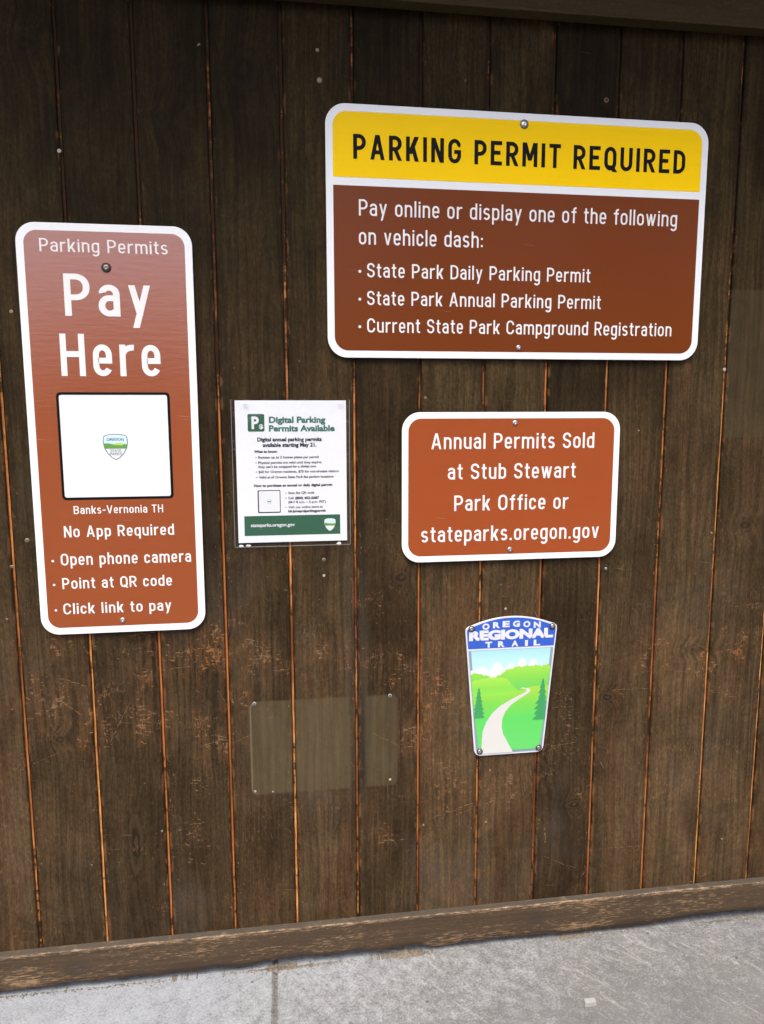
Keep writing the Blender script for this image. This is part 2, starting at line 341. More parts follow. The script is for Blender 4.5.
def mat_sill():
    t, x, y, z, col, nr, b, f = mat_board('weathered_sill_board', (.017, .0115, .0062), (.088, .056, .030), (.26, .165, .088), .8)
    # arris rubbed bare
    e = t.ma('MULTIPLY', t.ss(z, .0815, .0865), t.ss(y, -.0145, -.0165))
    e = t.ma('MULTIPLY', e, t.ss(t.ma('ADD', f, t.ma('MULTIPLY', b, .4)), .62, .82))
    col = t.mix(t.ma('MULTIPLY', e, .75), col, (.30, .205, .125))
    # foot darkened: shadow of the gap below painted into the board
    dk = t.ss(t.ma('ADD', z, t.ma('MULTIPLY', t.ma('SUBTRACT', b, .5), .05)), .036, .012)
    col = t.mix(t.ma('MULTIPLY', dk, .6), col, (.022, .016, .012))
    # knots
    for kx, kz in ((-.44, .05), (.545, .055), (.03, .02)):
        dx = t.ma('DIVIDE', t.ma('SUBTRACT', x, kx), .028); dz = t.ma('DIVIDE', t.ma('SUBTRACT', z, kz), .02)
        d = t.ma('SQRT', t.ma('ADD', t.ma('MULTIPLY', dx, dx), t.ma('MULTIPLY', dz, dz)))
        col = t.mix(t.ma('MULTIPLY', t.ss(t.ma('ADD', d, t.ma('MULTIPLY', t.ma('SUBTRACT', f, .5), 1.4)), 1.2, .3), .6), col, (.035, .027, .02))
    topg = t.ss(t.sep(t.n('ShaderNodeNewGeometry').outputs['Normal'])[2], .7, .9)
    col = t.mix(t.ma('MULTIPLY', topg, .6), col, (.066, .060, .048))      # dusty ledge
    return t.done(col, .72, .25, nr)
def mat_beam():
    t, x, y, z, col, nr, b, f = mat_board('dark_header_beam', (.030, .0200, .0085), (.080, .055, .026), (.11, .075, .038), .4)
    return t.done(col, .7, .1, nr)

def mat_concrete():
    t = NT('broom_concrete')
    x, y, z = t.sep(t.coord()); P = t.xyz(x, y, 0.)
    big = t.noise(P, 4.5, 5., .6); mid = t.noise(P, 45., 6., .75); fine = t.noise(P, 260., 3., .7); grit = t.noise(P, 110., 4., .75)
    left = t.ss(t.ma('ADD', x, t.ma('MULTIPLY', big, .9)), 1.25, .05)      # coarser, paler surface to the left
    # cement bloom wiped in arcs
    sw = t.noise(t.xyz(t.ma('ADD', t.ma('MULTIPLY', x, 50.), t.ma('MULTIPLY', y, 38.)), t.ma('SUBTRACT', t.ma('MULTIPLY', y, 9.), t.ma('MULTIPLY', x, 8.)), 1.), 1., 5., .62, .7)
    sp = t.noise(P, 190., 4., .8)
    col = t.mix(t.ss(mid, .25, .75), (.128, .127, .124), (.166, .167, .168))
    col = t.mix(t.ss(big, .35, .7), col, (.150, .149, .144))
    bl = t.ma('ADD', t.ma('MULTIPLY', left, .13), t.ma('MULTIPLY', t.ss(y, -.30, -.02), .07))
    mx_ = t.ma('ADD', t.ma('MULTIPLY', mid, .45), t.ma('ADD', t.ma('MULTIPLY', sp, .35), t.ma('MULTIPLY', grit, .2)))
    bloom = t.ma('MULTIPLY', t.ss(t.ma('ADD', mx_, bl), .50, .72), .62)
    col = t.mix(bloom, col, (.345, .353, .362))
    swm = t.ss(t.ma('ADD', sw, t.ma('MULTIPLY', t.ma('SUBTRACT', big, .5), .5)), .58, .74)
    col = t.mix(t.ma('MULTIPLY', swm, t.ma('ADD', .15, t.ma('MULTIPLY', sp, .6))), col, (.36, .362, .36))
    sh_ = t.ma('ADD', .72, t.ma('MULTIPLY', t.noise(P, 11., 4., .6), .56)); col = t.mix(1., col, t.xyz(sh_, sh_, sh_), 'MULTIPLY')
    k = t.ma('ADD', .5, sp); col = t.mix(1., col, t.xyz(k, k, k), 'MULTIPLY')
    k = t.ma('ADD', .60, t.ma('ADD', t.ma('MULTIPLY', left, .14), t.ma('MULTIPLY', fine, .56))); col = t.mix(1., col, t.xyz(k, k, k), 'MULTIPLY')
    vo = t.n('ShaderNodeTexVoronoi'); t.put(vo.inputs['Vector'], P); vo.inputs['Scale'].default_value = 26.
    pit = t.ma('MULTIPLY', t.ss(vo.outputs['Distance'], .12, .05), t.ss(t.sep(vo.outputs['Color'])[0], .84, .88))
    col = t.mix(t.ma('MULTIPLY', pit, .65), col, (.07, .062, .055))
    cl_ = t.mix(left, (1., .985, .965), (.86, .895, .925)); col = t.mix(1., col, cl_, 'MULTIPLY')  # bluish sky light painted into the left part of the concrete
    nr = t.bump(t.ma('ADD', t.ma('ADD', grit, t.ma('MULTIPLY', fine, .6)), t.ma('MULTIPLY', pit, -1.5)), .55, .002)
    return t.done(col, .85, .2, nr)
def mat_gravel():
    t = NT('worn_asphalt'); P = t.coord()
    a = t.noise(P, 60., 5., .7); b = t.noise(P, .6, 4.)
    col = t.mix(a, (.035, .034, .032), (.085, .082, .078)); col = t.mix(t.ss(b, .4, .7), col, (.055, .053, .05))
    return t.done(col, .95, .1, t.bump(a, .8, .004))
def mat_sheet(name, c, rough=.3, spec=.5, streak=.08, coat=0., bumpk=.10, grime=.12):
    """printed reflective sheeting on aluminium: faint streaks, grime and a slightly rippled gloss"""
    t = NT(name); x, y, z = t.sep(t.coord())
    s = t.noise(t.xyz(t.ma('MULTIPLY', x, 10.), 0., t.ma('MULTIPLY', z, 260.)), 1., 4., .6)
    b = t.noise(t.xyz(x, 0., z), 9., 5., .6); r = t.noise(t.xyz(t.ma('MULTIPLY', x, 26.), 0., t.ma('MULTIPLY', z, 130.)), 1., 2., .5)
    k = t.ma('ADD', 1.-streak/2-grime/2, t.ma('ADD', t.ma('MULTIPLY', s, streak), t.ma('MULTIPLY', b, grime)))
    col = t.mix(1., c, t.xyz(k, k, k), 'MULTIPLY')
    vo = t.n('ShaderNodeTexVoronoi'); t.put(vo.inputs['Vector'], t.xyz(x, 0., z)); vo.inputs['Scale'].default_value = 22.
    sp = t.ma('MULTIPLY', t.ss(vo.outputs['Distance'], .045, .02), t.ss(t.sep(vo.outputs['Color'])[0], .86, .9))
    col = t.mix(t.ma('MULTIPLY', sp, .4), col, (.12, .09, .07))
    q = t.noise(t.xyz(t.ma('ADD', t.ma('MULTIPLY', x, 24.), t.ma('MULTIPLY', z, 300.)), 3., t.ma('SUBTRACT', t.ma('MULTIPLY', z, 11.), t.ma('MULTIPLY', x, 9.))), 1., 2., .5)
    col = t.mix(t.ma('MULTIPLY', t.ss(q, .72, .78), .16), col, (.55, .50, .45))
    nr = t.bump(t.ma('ADD', r, t.ma('MULTIPLY', s, .25)), bumpk, .0008)
    return t.done(col, t.ma('ADD', rough-.04, t.ma('MULTIPLY', b, .08)), spec, nr, 0., coat, .2)
def mat_plain(name, c, rough=.5, spec=.4, metal=0., nz=.15, sc=60.):
    t = NT(name); P = t.coord(); n = t.noise(P, sc, 4.)
    k = t.ma('ADD', 1-nz/2, t.ma('MULTIPLY', n, nz)); col = t.mix(1., c, t.xyz(k, k, k), 'MULTIPLY')
    return t.done(col, t.ma('ADD', rough-.06, t.ma('MULTIPLY', n, .12)), spec, None, metal)
def mat_print_ramp(name, stops, z0, z1):
    """an ink blend printed on the trail marker (part of the artwork): runs from z0 to z1 of the plate"""
    t = NT(name); x, y, z = t.sep(t.coord())
    f = t.ma('DIVIDE', t.ma('SUBTRACT', z, z0), z1-z0, clamp=True)
    r = t.n('ShaderNodeValToRGB'); t.put(r.inputs[0], f)
    e = r.color_ramp.elements
    e[0].position = stops[0][0]; e[0].color = (*stops[0][1], 1); e[1].position = stops[-1][0]; e[1].color = (*stops[-1][1], 1)
    for p, c in stops[1:-1]:
        q = e.new(p); q.color = (*c, 1)
    return t.done(r.outputs[0], .32, .5)
def mat_clear():
    t = NT('clear_laminate')
    tr = t.n('ShaderNodeBsdfTransparent'); tr.inputs[0].default_value = (.995, .995, .995, 1)
    gl = t.n('ShaderNodeBsdfGlossy'); gl.inputs['Roughness'].default_value = .12
    P = t.coord(); n = t.noise(P, 18., 3.)
    t.put(gl.inputs['Normal'], t.bump(n, .6, .012))
    fr = t.n('ShaderNodeLayerWeight'); fr.inputs[0].default_value = .5
    k = t.ma('ADD', t.ma('MULTIPLY', t.ma('POWER', fr.outputs['Facing'], 5.), .3), .055)
    mx = t.n('ShaderNodeMixShader'); t.put(mx.inputs[0], k); t.t.links.new(tr.outputs[0], mx.inputs[1]); t.t.links.new(gl.outputs[0], mx.inputs[2])
    t.t.links.new(mx.outputs[0], t.out.inputs[0]); return t.m

gx0, gz0 = W(250.5, 745); gx1, _ = W(397.5, 735); _, gz1 = W(300, 699.5); _, gzb = W(300, 791.5)
GH = (gx0, gx1, gzb, gz1)
a = W(723.5, 400); b = W(740, 437.5); c = W(740, 290)
G2 = (a[0], 1.0635, b[1], c[1])

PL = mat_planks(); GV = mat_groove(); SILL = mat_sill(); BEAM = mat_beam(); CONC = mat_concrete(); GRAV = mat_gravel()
WHITE = mat_sheet('white_reflective_sheet', (.73, .745, .74), .33, .45, .05)
WHITE2 = mat_sheet('white_lettering_film', (.70, .69, .66), .33, .45, .04)
BROWN_BIG = mat_sheet('brown_sheet_permit_required', (.140, .033, .0065), .22, .14)
BROWN_ANN = mat_sheet('brown_sheet_annual_permits', (.27, .060, .0165), .25, .2)
BROWN_PAY = mat_sheet('brown_sheet_pay_here', (.25, .055, .0105), .20, .85, coat=.8, bumpk=.3)
YELLOW = mat_sheet('yellow_sheet', (.88, .56, .0), .3, .08)
BLACK = mat_sheet('black_ink', (.006, .006, .006), .5, .08, .02)
PAPER = mat_plain('white_paper', (.66, .68, .71), .7, .3, 0, .04)
GREENI = mat_plain('dark_green_ink', (.020, .088, .045), .5, .4, 0, .1)
GREENT = mat_plain('green_heading_ink', (.028, .125, .080), .5, .4, 0, .05)
INK = mat_plain('black_toner', (.010, .010, .012), .6, .3, 0, .05)
PWHITE = mat_plain('white_print', (.64, .65, .66), .5, .4, 0, .03)
BLUE = mat_plain('royal_blue_ink', (.026, .090, .42), .35, .5, 0, .05)
TWHITE = mat_plain('marker_white', (.56, .57, .62), .35, .5, 0, .04)
STEEL = mat_plain('zinc_bolt', (.55, .55, .54), .34, .5, 1., .3, 300)
DSTEEL = mat_plain('dull_bolt', (.20, .19, .18), .45, .5, 1., .3, 300)
RUST = mat_plain('rusty_nail', (.045, .02, .012), .8, .3, 0, .4, 300)
TAN = mat_plain('bare_wood_ring', (.24, .17, .10), .8, .3, 0, .4, 200)
PUTTY = mat_plain('white_putty', (.33, .31, .27), .7, .3, 0, .3, 200)
CLEAR = mat_clear()
BARE = mat_plain('scraped_bare_wood', (.15, .098, .050), .8, .15, 0, .9, 220)
BARE2 = mat_plain('scraped_red_wood', (.17, .068, .022), .8, .15, 0, .9, 220)
CHIP = mat_plain('pale_chip', (.27, .265, .25), .9, .2, 0, .4, 120)
DIRT = mat_plain('sandy_grit', (.15, .128, .098), .95, .1, 0, 1.6, 240)

# ------------------------------------------------------------------ ground
mb = MB(); mb.box(-600, 600, -600, 600, -.6, -.012)
obj('ground', mb.v, mb.f, GRAV)['kind'] = 'structure'
JX = W(275.5, 985, .1)[0]
d = r2*((275.5-382)/FPX) + u2*(-(1000-512)/FPX) + fwd
JX = d.x*(-HC/d.z)
mb = MB()
def pad(x0, x1, y0, y1):
    n = .004
    mb.add([(x0,y0,-.25),(x1,y0,-.25),(x1,y1,-.25),(x0,y1,-.25),(x0,y0,-n),(x1,y0,-n),(x1,y1,-n),(x0,y1,-n),(x0+n,y0+n,0),(x1-n,y0+n,0),(x1-n,y1-n,0),(x0+n,y1-n,0)],
           [(0,3,2,1),(0,1,5,4),(1,2,6,5),(2,3,7,6),(3,0,4,7),(4,5,9,8),(5,6,10,9),(6,7,11,10),(7,4,8,11),(8,9,10,11)])
pad(JX-1.6, JX-.0042, -1.75, .3); pad(JX+.0042, JX+1.6, -1.75, .3); pad(JX+1.606, JX+3.2, -1.75, .3); pad(JX-3.2, JX-1.606, -1.75, .3)
mb.build('concrete_slab', CONC)['kind'] = 'structure'
mb = MB(); rj = random.Random(5); n = 700; v = []
for i in range(n+1):
    y = -1.75+2.05*i/n
    v += [(JX-.005, y, -.003-.003*rj.random()), (JX-.0015+.002*(rj.random()-.5), y, -.0035-.004*rj.random()), (JX+.0015+.002*(rj.random()-.5), y, -.0035-.004*rj.random()), (JX+.005, y, -.003-.003*rj.random())]
mb.add(v, [(4*i+j, 4*i+j+1, 4*i+j+5, 4*i+j+4) for i in range(n) for j in range(3)])
mb.build('slab_joint', mat_plain('joint_sand', (.13, .12, .105), .95, .1, 0, 1.5, 260))['kind'] = 'structure'

# ------------------------------------------------------------------ the board wall with sill, header and roof
WX0, WX1, WTOP = SEAM0-19*PITCHX, SEAM0+24*PITCHX, 2.45
wall = empty('plank_wall', (0, 0, 0), 'dark brown stained vertical board wall with orange grooves carrying all the signs', 'wall')
mb = MB()
k0, k1 = -19, 24
PY = {}
for k in range(k0, k1):
    xa, xb = SEAM0+k*PITCHX, SEAM0+(k+1)*PITCHX
    ga, gb = .0025+rnd.random()*.0013, .0031+rnd.random()*.0017
    yo = (rnd.random()-.5)*.0012; tl = (rnd.random()-.5)*.0016
    x0, x1 = xa+ga, xb-gb; ch = .0016; dp = .007
    y0, y1 = yo-tl, yo+tl; PY[k] = (x0, x1, y0, y1)
    prof = [(x0, dp), (x0, y0+ch), (x0+ch, y0), (x1-ch, y1), (x1, y1+ch), (x1, dp)]
    zs = [.01, 2.45]
    zs = [.01+2.44*i/220 for i in range(221)]; n = len(prof); v = []
    for z in zs:
        for i, p in enumerate(prof):
            sd = 0 if i < 3 else 1
            j_ = .0009*mnoise.noise((k*3.1+sd*7.7, z*14, 0))+.0006*mnoise.noise((k*5.3+sd*2.1, z*60, 4))
            v.append((p[0]+j_, p[1], z))
    mb.add(v, [(r_*n+i, r_*n+i+1, (r_+1)*n+i+1, (r_+1)*n+i) for r_ in range(220) for i in range(n-1)], 0)
    # tongue of the next board seen in the groove, with a dark gap on one side
    mb.add([(xb-gb-.001, .0045, .01), (xb+.0012, .0045, .01), (xb+.0012, .0045, 2.45), (xb-gb-.001, .0045, 2.45)], [(0,1,2,3)], 1)
mb.box(WX0, WX1, .0075, .03, .012, 2.44, 0)
# single scrapes that went through the stain: broken slivers of bare wood on the board faces
rs_ = random.Random(31)
def sliver(x, z, l, w_, ang, mi=2):
    k = math.floor((x-SEAM0)/PITCHX)
    if k not in PY: return
    xa_, xb_, ya_, yb_ = PY[k]
    if x-l < xa_+.003 or x+l > xb_-.003: return
    c0, s0 = math.cos(ang), math.sin(ang); n = 7; pts = []
    for i in range(n):
        t_ = 2*math.pi*i/n; q = .55+.75*rs_.random()
        dx, dz = l*q*math.cos(t_), w_*q*math.sin(t_)
        X = x+dx*c0-dz*s0; Z = z+dx*s0+dz*c0
        pts.append((X, ya_+(yb_-ya_)*(X-xa_)/(xb_-xa_)-.00018-.00012*rs_.random()*0, Z))
    mb.add(pts, [tuple(range(n))], mi)
for (xa, ya, xb, yb, wd) in SCR:
    a_, b_ = W(xa, ya), W(xb, yb); L_ = math.hypot(b_[0]-a_[0], b_[1]-a_[1]); ang = math.atan2(b_[1]-a_[1], b_[0]-a_[0])
    n = max(2, int(L_/.0045)); wave = rs_.random()*9
    for i in range(n):
        u_ = (i+rs_.random())/n
        if mnoise.noise((wave+u_*L_*45, 1, 0)) < -.18: continue
        sliver(a_[0]+(b_[0]-a_[0])*u_+.0006*rs_.gauss(0, 1), a_[1]+(b_[1]-a_[1])*u_+.0009*wd*rs_.gauss(0, .6), .0016+.003*rs_.random(), wd*(.00022+.00035*rs_.random()), ang+rs_.gauss(0, .12), 2 if rs_.random() < .7 else 3)
# knocks along board edges and loose nicks, thick in the kicked lower half
for i in range(2600):
    z = .12+.95*rs_.random()**1.1; k = rs_.randrange(-6, 10); xa_, xb_ = PY[k][0], PY[k][1]
    if rs_.random() < .45:
        e_ = .0032+abs(rs_.gauss(0, .004)); x = xa_+e_ if rs_.random() < .5 else xb_-e_
        if mnoise.noise((k*3.3, z*7, x*20)) < .02: continue
        sliver(x, z, .0005+.0007*rs_.random(), .0007+.0022*rs_.random()**2, rs_.gauss(0, .15), 3 if rs_.random() < .6 else 2)
    else:
        x = xa_+(xb_-xa_)*rs_.random()
        if mnoise.noise((x*6, 3, z*8)) < .12: continue
        ang = rs_.choice((0, 0, 1.57, rs_.random()*3))+rs_.gauss(0, .25)
        sliver(x, z, .0006+.0022*rs_.random()**2, .00025+.0005*rs_.random(), ang, 2 if rs_.random() < .6 else 3)
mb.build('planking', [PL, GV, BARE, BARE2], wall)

SILL_T, SILL_P = 1.172-1.082, .018
# sill board: straight top, foot rotted into an uneven line
mb = MB(); N = 560; xs = [WX0+(WX1-WX0)*i/N for i in range(N+1)]
def foot(x):
    f = .008 + .010*max(0, mnoise.noise((x*5.3, .7, 0))+.25) + .004*mnoise.noise((x*22, 3.1, 0))
    for cx, wd, hh in ((.26, .035, .022), (.02, .05, .016), (-.03, .03, .012), (.155, .05, .010), (.95, .12, .012)):
        f += .55*hh*math.exp(-((x-cx+.02*mnoise.noise((x*25, 6, 0)))/wd)**2)
    f += .0022*mnoise.noise((x*70, 8, 0))+.0016*mnoise.noise((x*190, 4, 0))
    return max(.0015, f)
rows = []
for x in xs:
    w_ = .0012*mnoise.noise((x*3, 9, 0)); c_ = .0018+.0008*mnoise.noise((x*40, 5, 0))
    b_ = foot(x)
    prof = [(-.001, SILL_T), (-SILL_P+c_, SILL_T+w_*.4), (-SILL_P, SILL_T-c_), (-SILL_P+w_, b_+.012), (-SILL_P+.002+w_, b_+.003), (-SILL_P+.006, b_), (-.001, b_)]
    rows.append([(x, p[0], p[1]) for p in prof])
n = len(rows[0]); v = [p for r in rows for p in r]
f = [(i*n+j, i*n+j+1, (i+1)*n+j+1, (i+1)*n+j) for i in range(N) for j in range(n-1)]
obj('sill_board', v, f, SILL, wall)

HB = 1.172+.742                                         # underside of the header beam
mb = MB(); mb.box(WX0-.02, WX1+.02, -.032, -.0035, HB, HB+.19); mb.build('header_beam', BEAM, wall)
# roof: boards and rafters reaching out over the visitor
mb = MB()
def slope(y): return HB+.34-.20*(y+.032)*-1
yo, yi = -.42, .8
za, zb = 2.17, 2.50
mb.add([(WX0-.3,yo,za),(WX1+.3,yo,za),(WX1+.3,yi,zb),(WX0-.3,yi,zb),(WX0-.3,yo,za+.06),(WX1+.3,yo,za+.06),(WX1+.3,yi,zb+.06),(WX0-.3,yi,zb+.06)],
       [(0,3,2,1),(4,5,6,7),(0,1,5,4),(1,2,6,5),(2,3,7,6),(3,0,4,7)])
mb.build('roof', BEAM, wall)

# leftover screws, nails and rings in the boards
def fastener(name, px, py, r, mat, ring=None, h=.0022, parent=wall, y=-.0004, sq=1.):
    x, z = W(px, py) if parent is wall else (px, py)
    n = 14; mb = MB()
    prof = [(1., 0.), (1., .45), (.82, .85), (.45, 1.), (.3, 1.), (.22, .72)]
    v = []; 
    for (q, hh) in prof:
        v += [(x+r*q*math.cos(2*math.pi*i/n), y-h*hh, z+r*q*sq*math.sin(2*math.pi*i/n)) for i in range(n)]
    f = []
    for k in range(len(prof)-1):
        for i in range(n):
            j = (i+1) % n; f.append((k*n+i, k*n+j, (k+1)*n+j, (k+1)*n+i))
    f.append(tuple((len(prof)-1)*n+i for i in range(n)))
    mb.add(v, f, 0)
    mats = [mat]
    if ring is not None:
        rr = r*1.45; mats.append(ring); v = []
        for (q, yy) in ((rr, y), (rr, y-.0009), (r*1.02, y-.0011)):
            v += [(x+q*math.cos(2*math.pi*i/20), yy, z+q*sq*math.sin(2*math.pi*i/20)) for i in range(20)]
        mb.add(v, [(k*20+i, k*20+(i+1)%20, (k+1)*20+(i+1)%20, (k+1)*20+i) for k in range(2) for i in range(20)], 1)
    return mb.build(name, mats, parent, True)
for (px, py, r, m, ring) in ((254.4, 703.6, .0030, DSTEEL, PUTTY), (255.4, 791.2, .0028, PUTTY, None), (390, 695.5, .0032, DSTEEL, PUTTY), (390, 779.3, .0032, PUTTY, None),
                             (323.8, 559.5, .0030, DSTEEL, TAN), (324, 575.5, .0034, PUTTY, None), (605.8, 568.5, .0036, STEEL, None), (317.3, 50.2, .0040, TAN, None),
                             (319.5, 80.5, .0042, DSTEEL, TAN), (606.3, 100.3, .0036, RUST, TAN), (27.3, 540.3, .0034, DSTEEL, TAN), (11.4, 311.5, .0040, TAN, None),
                             (12, 566.5, .0026, DSTEEL, TAN), (505.5, 608.6, .0030, PUTTY, None), (638.5, 430.5, .0022, TAN, None), (724.3, 369.5, .0044, PUTTY, None),
                             (59.3, 151, .0042, PUTTY, None), (757.5, 690, .0065, RUST, None), (273, 791.5, .0018, PUTTY, None)):
    fastener('screw', px, py, r*.85, m, ring, h=.0009)

# ------------------------------------------------------------------ stroke lettering in the manner of road-sign alphabets
def arc(cx, cy, rx, ry, a0, a1, n=9):
    return [(cx+rx*math.cos(math.radians(a0+(a1-a0)*k/n)), cy+ry*math.sin(math.radians(a0+(a1-a0)*k/n))) for k in range(n+1)]
def glyph(ch, w):
    """strokes of one letter: ('P', points, closed) centre lines, ('D', x0,y0,x1,y1) slanted strokes cut level; returns strokes, advance width"""
    h = w/2; X = .755; ds = -.27
    S_ = []
    P = lambda pts, closed=False: S_.append(('P', pts, closed))
    D = lambda x0, y0, x1, y1, k=1.: S_.append(('D', x0, y0, x1, y1, k))
    V = lambda x, y0, y1: S_.append(('P', [(x, y0), (x, y1)], False))
    Hh = lambda y, x0, x1: S_.append(('P', [(x0, y), (x1, y)], False))
    def oval(x0, x1, y0, y1, ry):
        rx = (x1-x0)/2; cx = (x0+x1)/2
        P(arc(cx, y1-ry, rx, ry, 0, 180, 14) + arc(cx, y0+ry, rx, ry, 180, 360, 14), True)
    def copen(x0, x1, y0, y1, ry, ytop, ybot):
        rx = (x1-x0)/2; cx = (x0+x1)/2
        P(([(x1, ytop)] if ytop < y1-ry-.01 else []) + arc(cx, y1-ry, rx, ry, 0, 180, 14) + arc(cx, y0+ry, rx, ry, 180, 360, 14) + ([(x1, ybot)] if ybot > y0+ry+.01 else []))
    def bowl(x0, x1, y0, y1, r):
        P([(x0, y1), (x1-r, y1)] + arc(x1-r, y1-min(r, (y1-y0)/2), r, min(r, (y1-y0)/2), 90, 0, 8)[1:] + arc(x1-r, y0+min(r, (y1-y0)/2), r, min(r, (y1-y0)/2), 0, -90, 8) + [(x0, y0)])
    t = 1-h; b = h; Wc = {'S': .51, 'P': .53, 'R': .54, 'D': .55}.get(ch, .56); l = h; r = Wc-h
    if ch == 'A':
        Wc = .61; D(h*1.05, 0, Wc/2-.012, 1); D(Wc-h*1.05, 0, Wc/2+.012, 1); Hh(.30, .2, Wc-.2)
    elif ch == 'B':
        V(l, 0, 1); bowl(l+h, r-.015, .52, t, .2); bowl(l+h, r, b, .52, .22)
    elif ch == 'C': copen(l, r, b, t, .25, .68, .32)
    elif ch == 'D': V(l, 0, 1); bowl(l+h, r, b, t, .27)
    elif ch == 'E': Wc = .5; V(l, 0, 1); Hh(t, w, Wc); Hh(b, w, Wc); Hh(.52, w, Wc-.07)
    elif ch == 'G':
        rx = (r-l)/2; cx = (l+r)/2
        P([(r, .69)] + arc(cx, t-.25, rx, .25, 0, 180, 14) + arc(cx, b+.25, rx, .25, 180, 360, 14) + [(r, .47), (cx-.02, .47)])
    elif ch == 'H': V(l, 0, 1); V(r, 0, 1); Hh(.52, w, Wc-w)
    elif ch == 'I': Wc = w; V(h, 0, 1)
    elif ch == 'K': Wc = .55; V(l, 0, 1); D(w+.0, .30, Wc-h*1.2, 1, 1.15); D(Wc-h*1.1, 0, w+.13, .56, 1.1)
    elif ch == 'M': Wc = .67; V(l, 0, 1); V(Wc-h, 0, 1); D(Wc/2, .26, h*1.1+.02, 1); D(Wc/2, .26, Wc-h*1.1-.02, 1)
    elif ch == 'N': Wc = .55; V(l, 0, 1); V(Wc-h, 0, 1); D(Wc-h*1.1, 0, h*1.1, 1, 1.05)
    elif ch == 'O': oval(l, r, b, t, .26)
    elif ch == 'P': V(l, 0, 1); bowl(l+h, r, .44, t, .22)
    elif ch == 'Q': oval(l, r, b, t, .26); D(r+.03, -.06, r-.17, .22, 1.1)
    elif ch == 'R': V(l, 0, 1); bowl(l+h, r, .46, t, .22); D(r+.01, 0, r-.2, .46, 1.)
    elif ch == 'S':
        rx = (r-l)/2; cx = (l+r)/2
        P([(r, .72)] + arc(cx, t-.2, rx, .2, 0, 180, 12) + [(l, .69)] + arc(cx, .69, rx, .165, 180, 245, 5)[1:] + arc(cx, .325, rx, .165, 65, 0, 5) + arc(cx, b+.2, rx, .2, 0, -180, 12) + [(l, .28)])
    elif ch == 'T': Wc = .52; V(Wc/2, 0, 1-w); Hh(t, 0, Wc)
    elif ch == 'U': P([(l, 1)] + arc((l+r)/2, b+.22, (r-l)/2, .22, 180, 360, 14) + [(r, 1)])
    elif ch == 'V': Wc = .62; D(Wc/2-.012, 0, h*1.05, 1); D(Wc/2+.012, 0, Wc-h*1.05, 1)
    else:
        Wl = .44 if ch in 'ae' else .46; r = Wl-h; tX = X-h; cx = (l+r)/2; rx = (r-l)/2; Wc = Wl
        if ch == 'a':
            P([(l+.015, X*.74)] + arc(cx, tX-.16, rx, .16, 160, 0, 10) + [(r, 0)])
            P([(r-h, .435), (cx, .435)] + arc(cx-.01, .435/2+h/2, rx-.0, .435/2-h/2, 90, 270, 12)[1:] + [(cx+.05, b), (r-h*.3, b+.06)])
        elif ch == 'b': V(l, 0, 1); P([(l+h*.2, tX-.1)] + arc(cx, tX-.17, rx, .17, 120, 0, 8) + arc(cx, b+.17, rx, .17, 0, -120, 8) + [(l+h*.2, b+.1)])
        elif ch == 'c': Wc = .43; r = Wc-h; copen(l, r, b, tX, .18, .5, .25)
        elif ch == 'd': V(r, 0, 1); P([(r-h*.2, tX-.1)] + arc(cx, tX-.17, rx, .17, 60, 180, 8) + arc(cx, b+.17, rx, .17, 180, 300, 8) + [(r-h*.2, b+.1)])
        elif ch == 'e': P([(w*.9, .37), (r, .37)] + arc(cx, tX-.19, rx, .19, 0, 180, 12) + arc(cx, b+.18, rx, .18, 180, 335, 10))
        elif ch == 'f': Wc = .33; P([(.17, 0), (.17, .80)] + arc(.17+.11, .82, .11, 1-h-.82, 180, 90, 6) + [(Wc, 1-h)]); Hh(X-h, 0, .17-h); Hh(X-h, .17+h, Wc)
        elif ch == 'g':
            P([(r, X), (r, ds+.22)] + arc(cx, ds+.22, rx, .19, 0, -150, 10)); P([(r-h*.2, tX-.1)] + arc(cx, tX-.17, rx, .17, 60, 180, 8) + arc(cx, b+.17, rx, .17, 180, 300, 8) + [(r-h*.2, b+.1)])
        elif ch == 'h': V(l, 0, 1); P([(l+h*.2, tX-.11)] + arc(cx, tX-.17, rx, .17, 125, 0, 9) + [(r, 0)])
        elif ch == 'i': Wc = w; V(h, 0, X); V(h, .85, .85+w*1.05)
        elif ch == 'k': V(l, 0, 1); D(w, .24, Wl-h*1.1, X, 1.2); D(Wl-h*1.05, 0, w+.09, .42, 1.1)
        elif ch == 'l': Wc = w; V(h, 0, 1)
        elif ch == 'm':
            Wc = .76; V(l, 0, X)
            for c0 in (l, l+(Wc-w)/2):
                c1 = c0+(Wc-w)/2; P([(c0+h*.2, tX-.1)] + arc((c0+c1)/2, tX-.14, (c1-c0)/2, .14, 130, 0, 8) + [(c1, 0)])
        elif ch == 'n': V(l, 0, X); P([(l+h*.2, tX-.11)] + arc(cx, tX-.17, rx, .17, 125, 0, 9) + [(r, 0)])
        elif ch == 'o': oval(l, r, b, tX, .19)
        elif ch == 'p': V(l, ds, X); P([(l+h*.2, tX-.1)] + arc(cx, tX-.17, rx, .17, 120, 0, 8) + arc(cx, b+.17, rx, .17, 0, -120, 8) + [(l+h*.2, b+.1)])
        elif ch == 'q': V(r, ds, X); P([(r-h*.2, tX-.1)] + arc(cx, tX-.17, rx, .17, 60, 180, 8) + arc(cx, b+.17, rx, .17, 180, 300, 8) + [(r-h*.2, b+.1)])
        elif ch == 'r': Wc = .33; V(l, 0, X); P([(l+h*.2, tX-.13)] + arc(Wc-.03, tX-.2, Wc-.03-l, .2, 140, 80, 7))
        elif ch == 's':
            Wc = .42; r = Wc-h; cx = (l+r)/2; rx = (r-l)/2; ry = (tX-b)/4
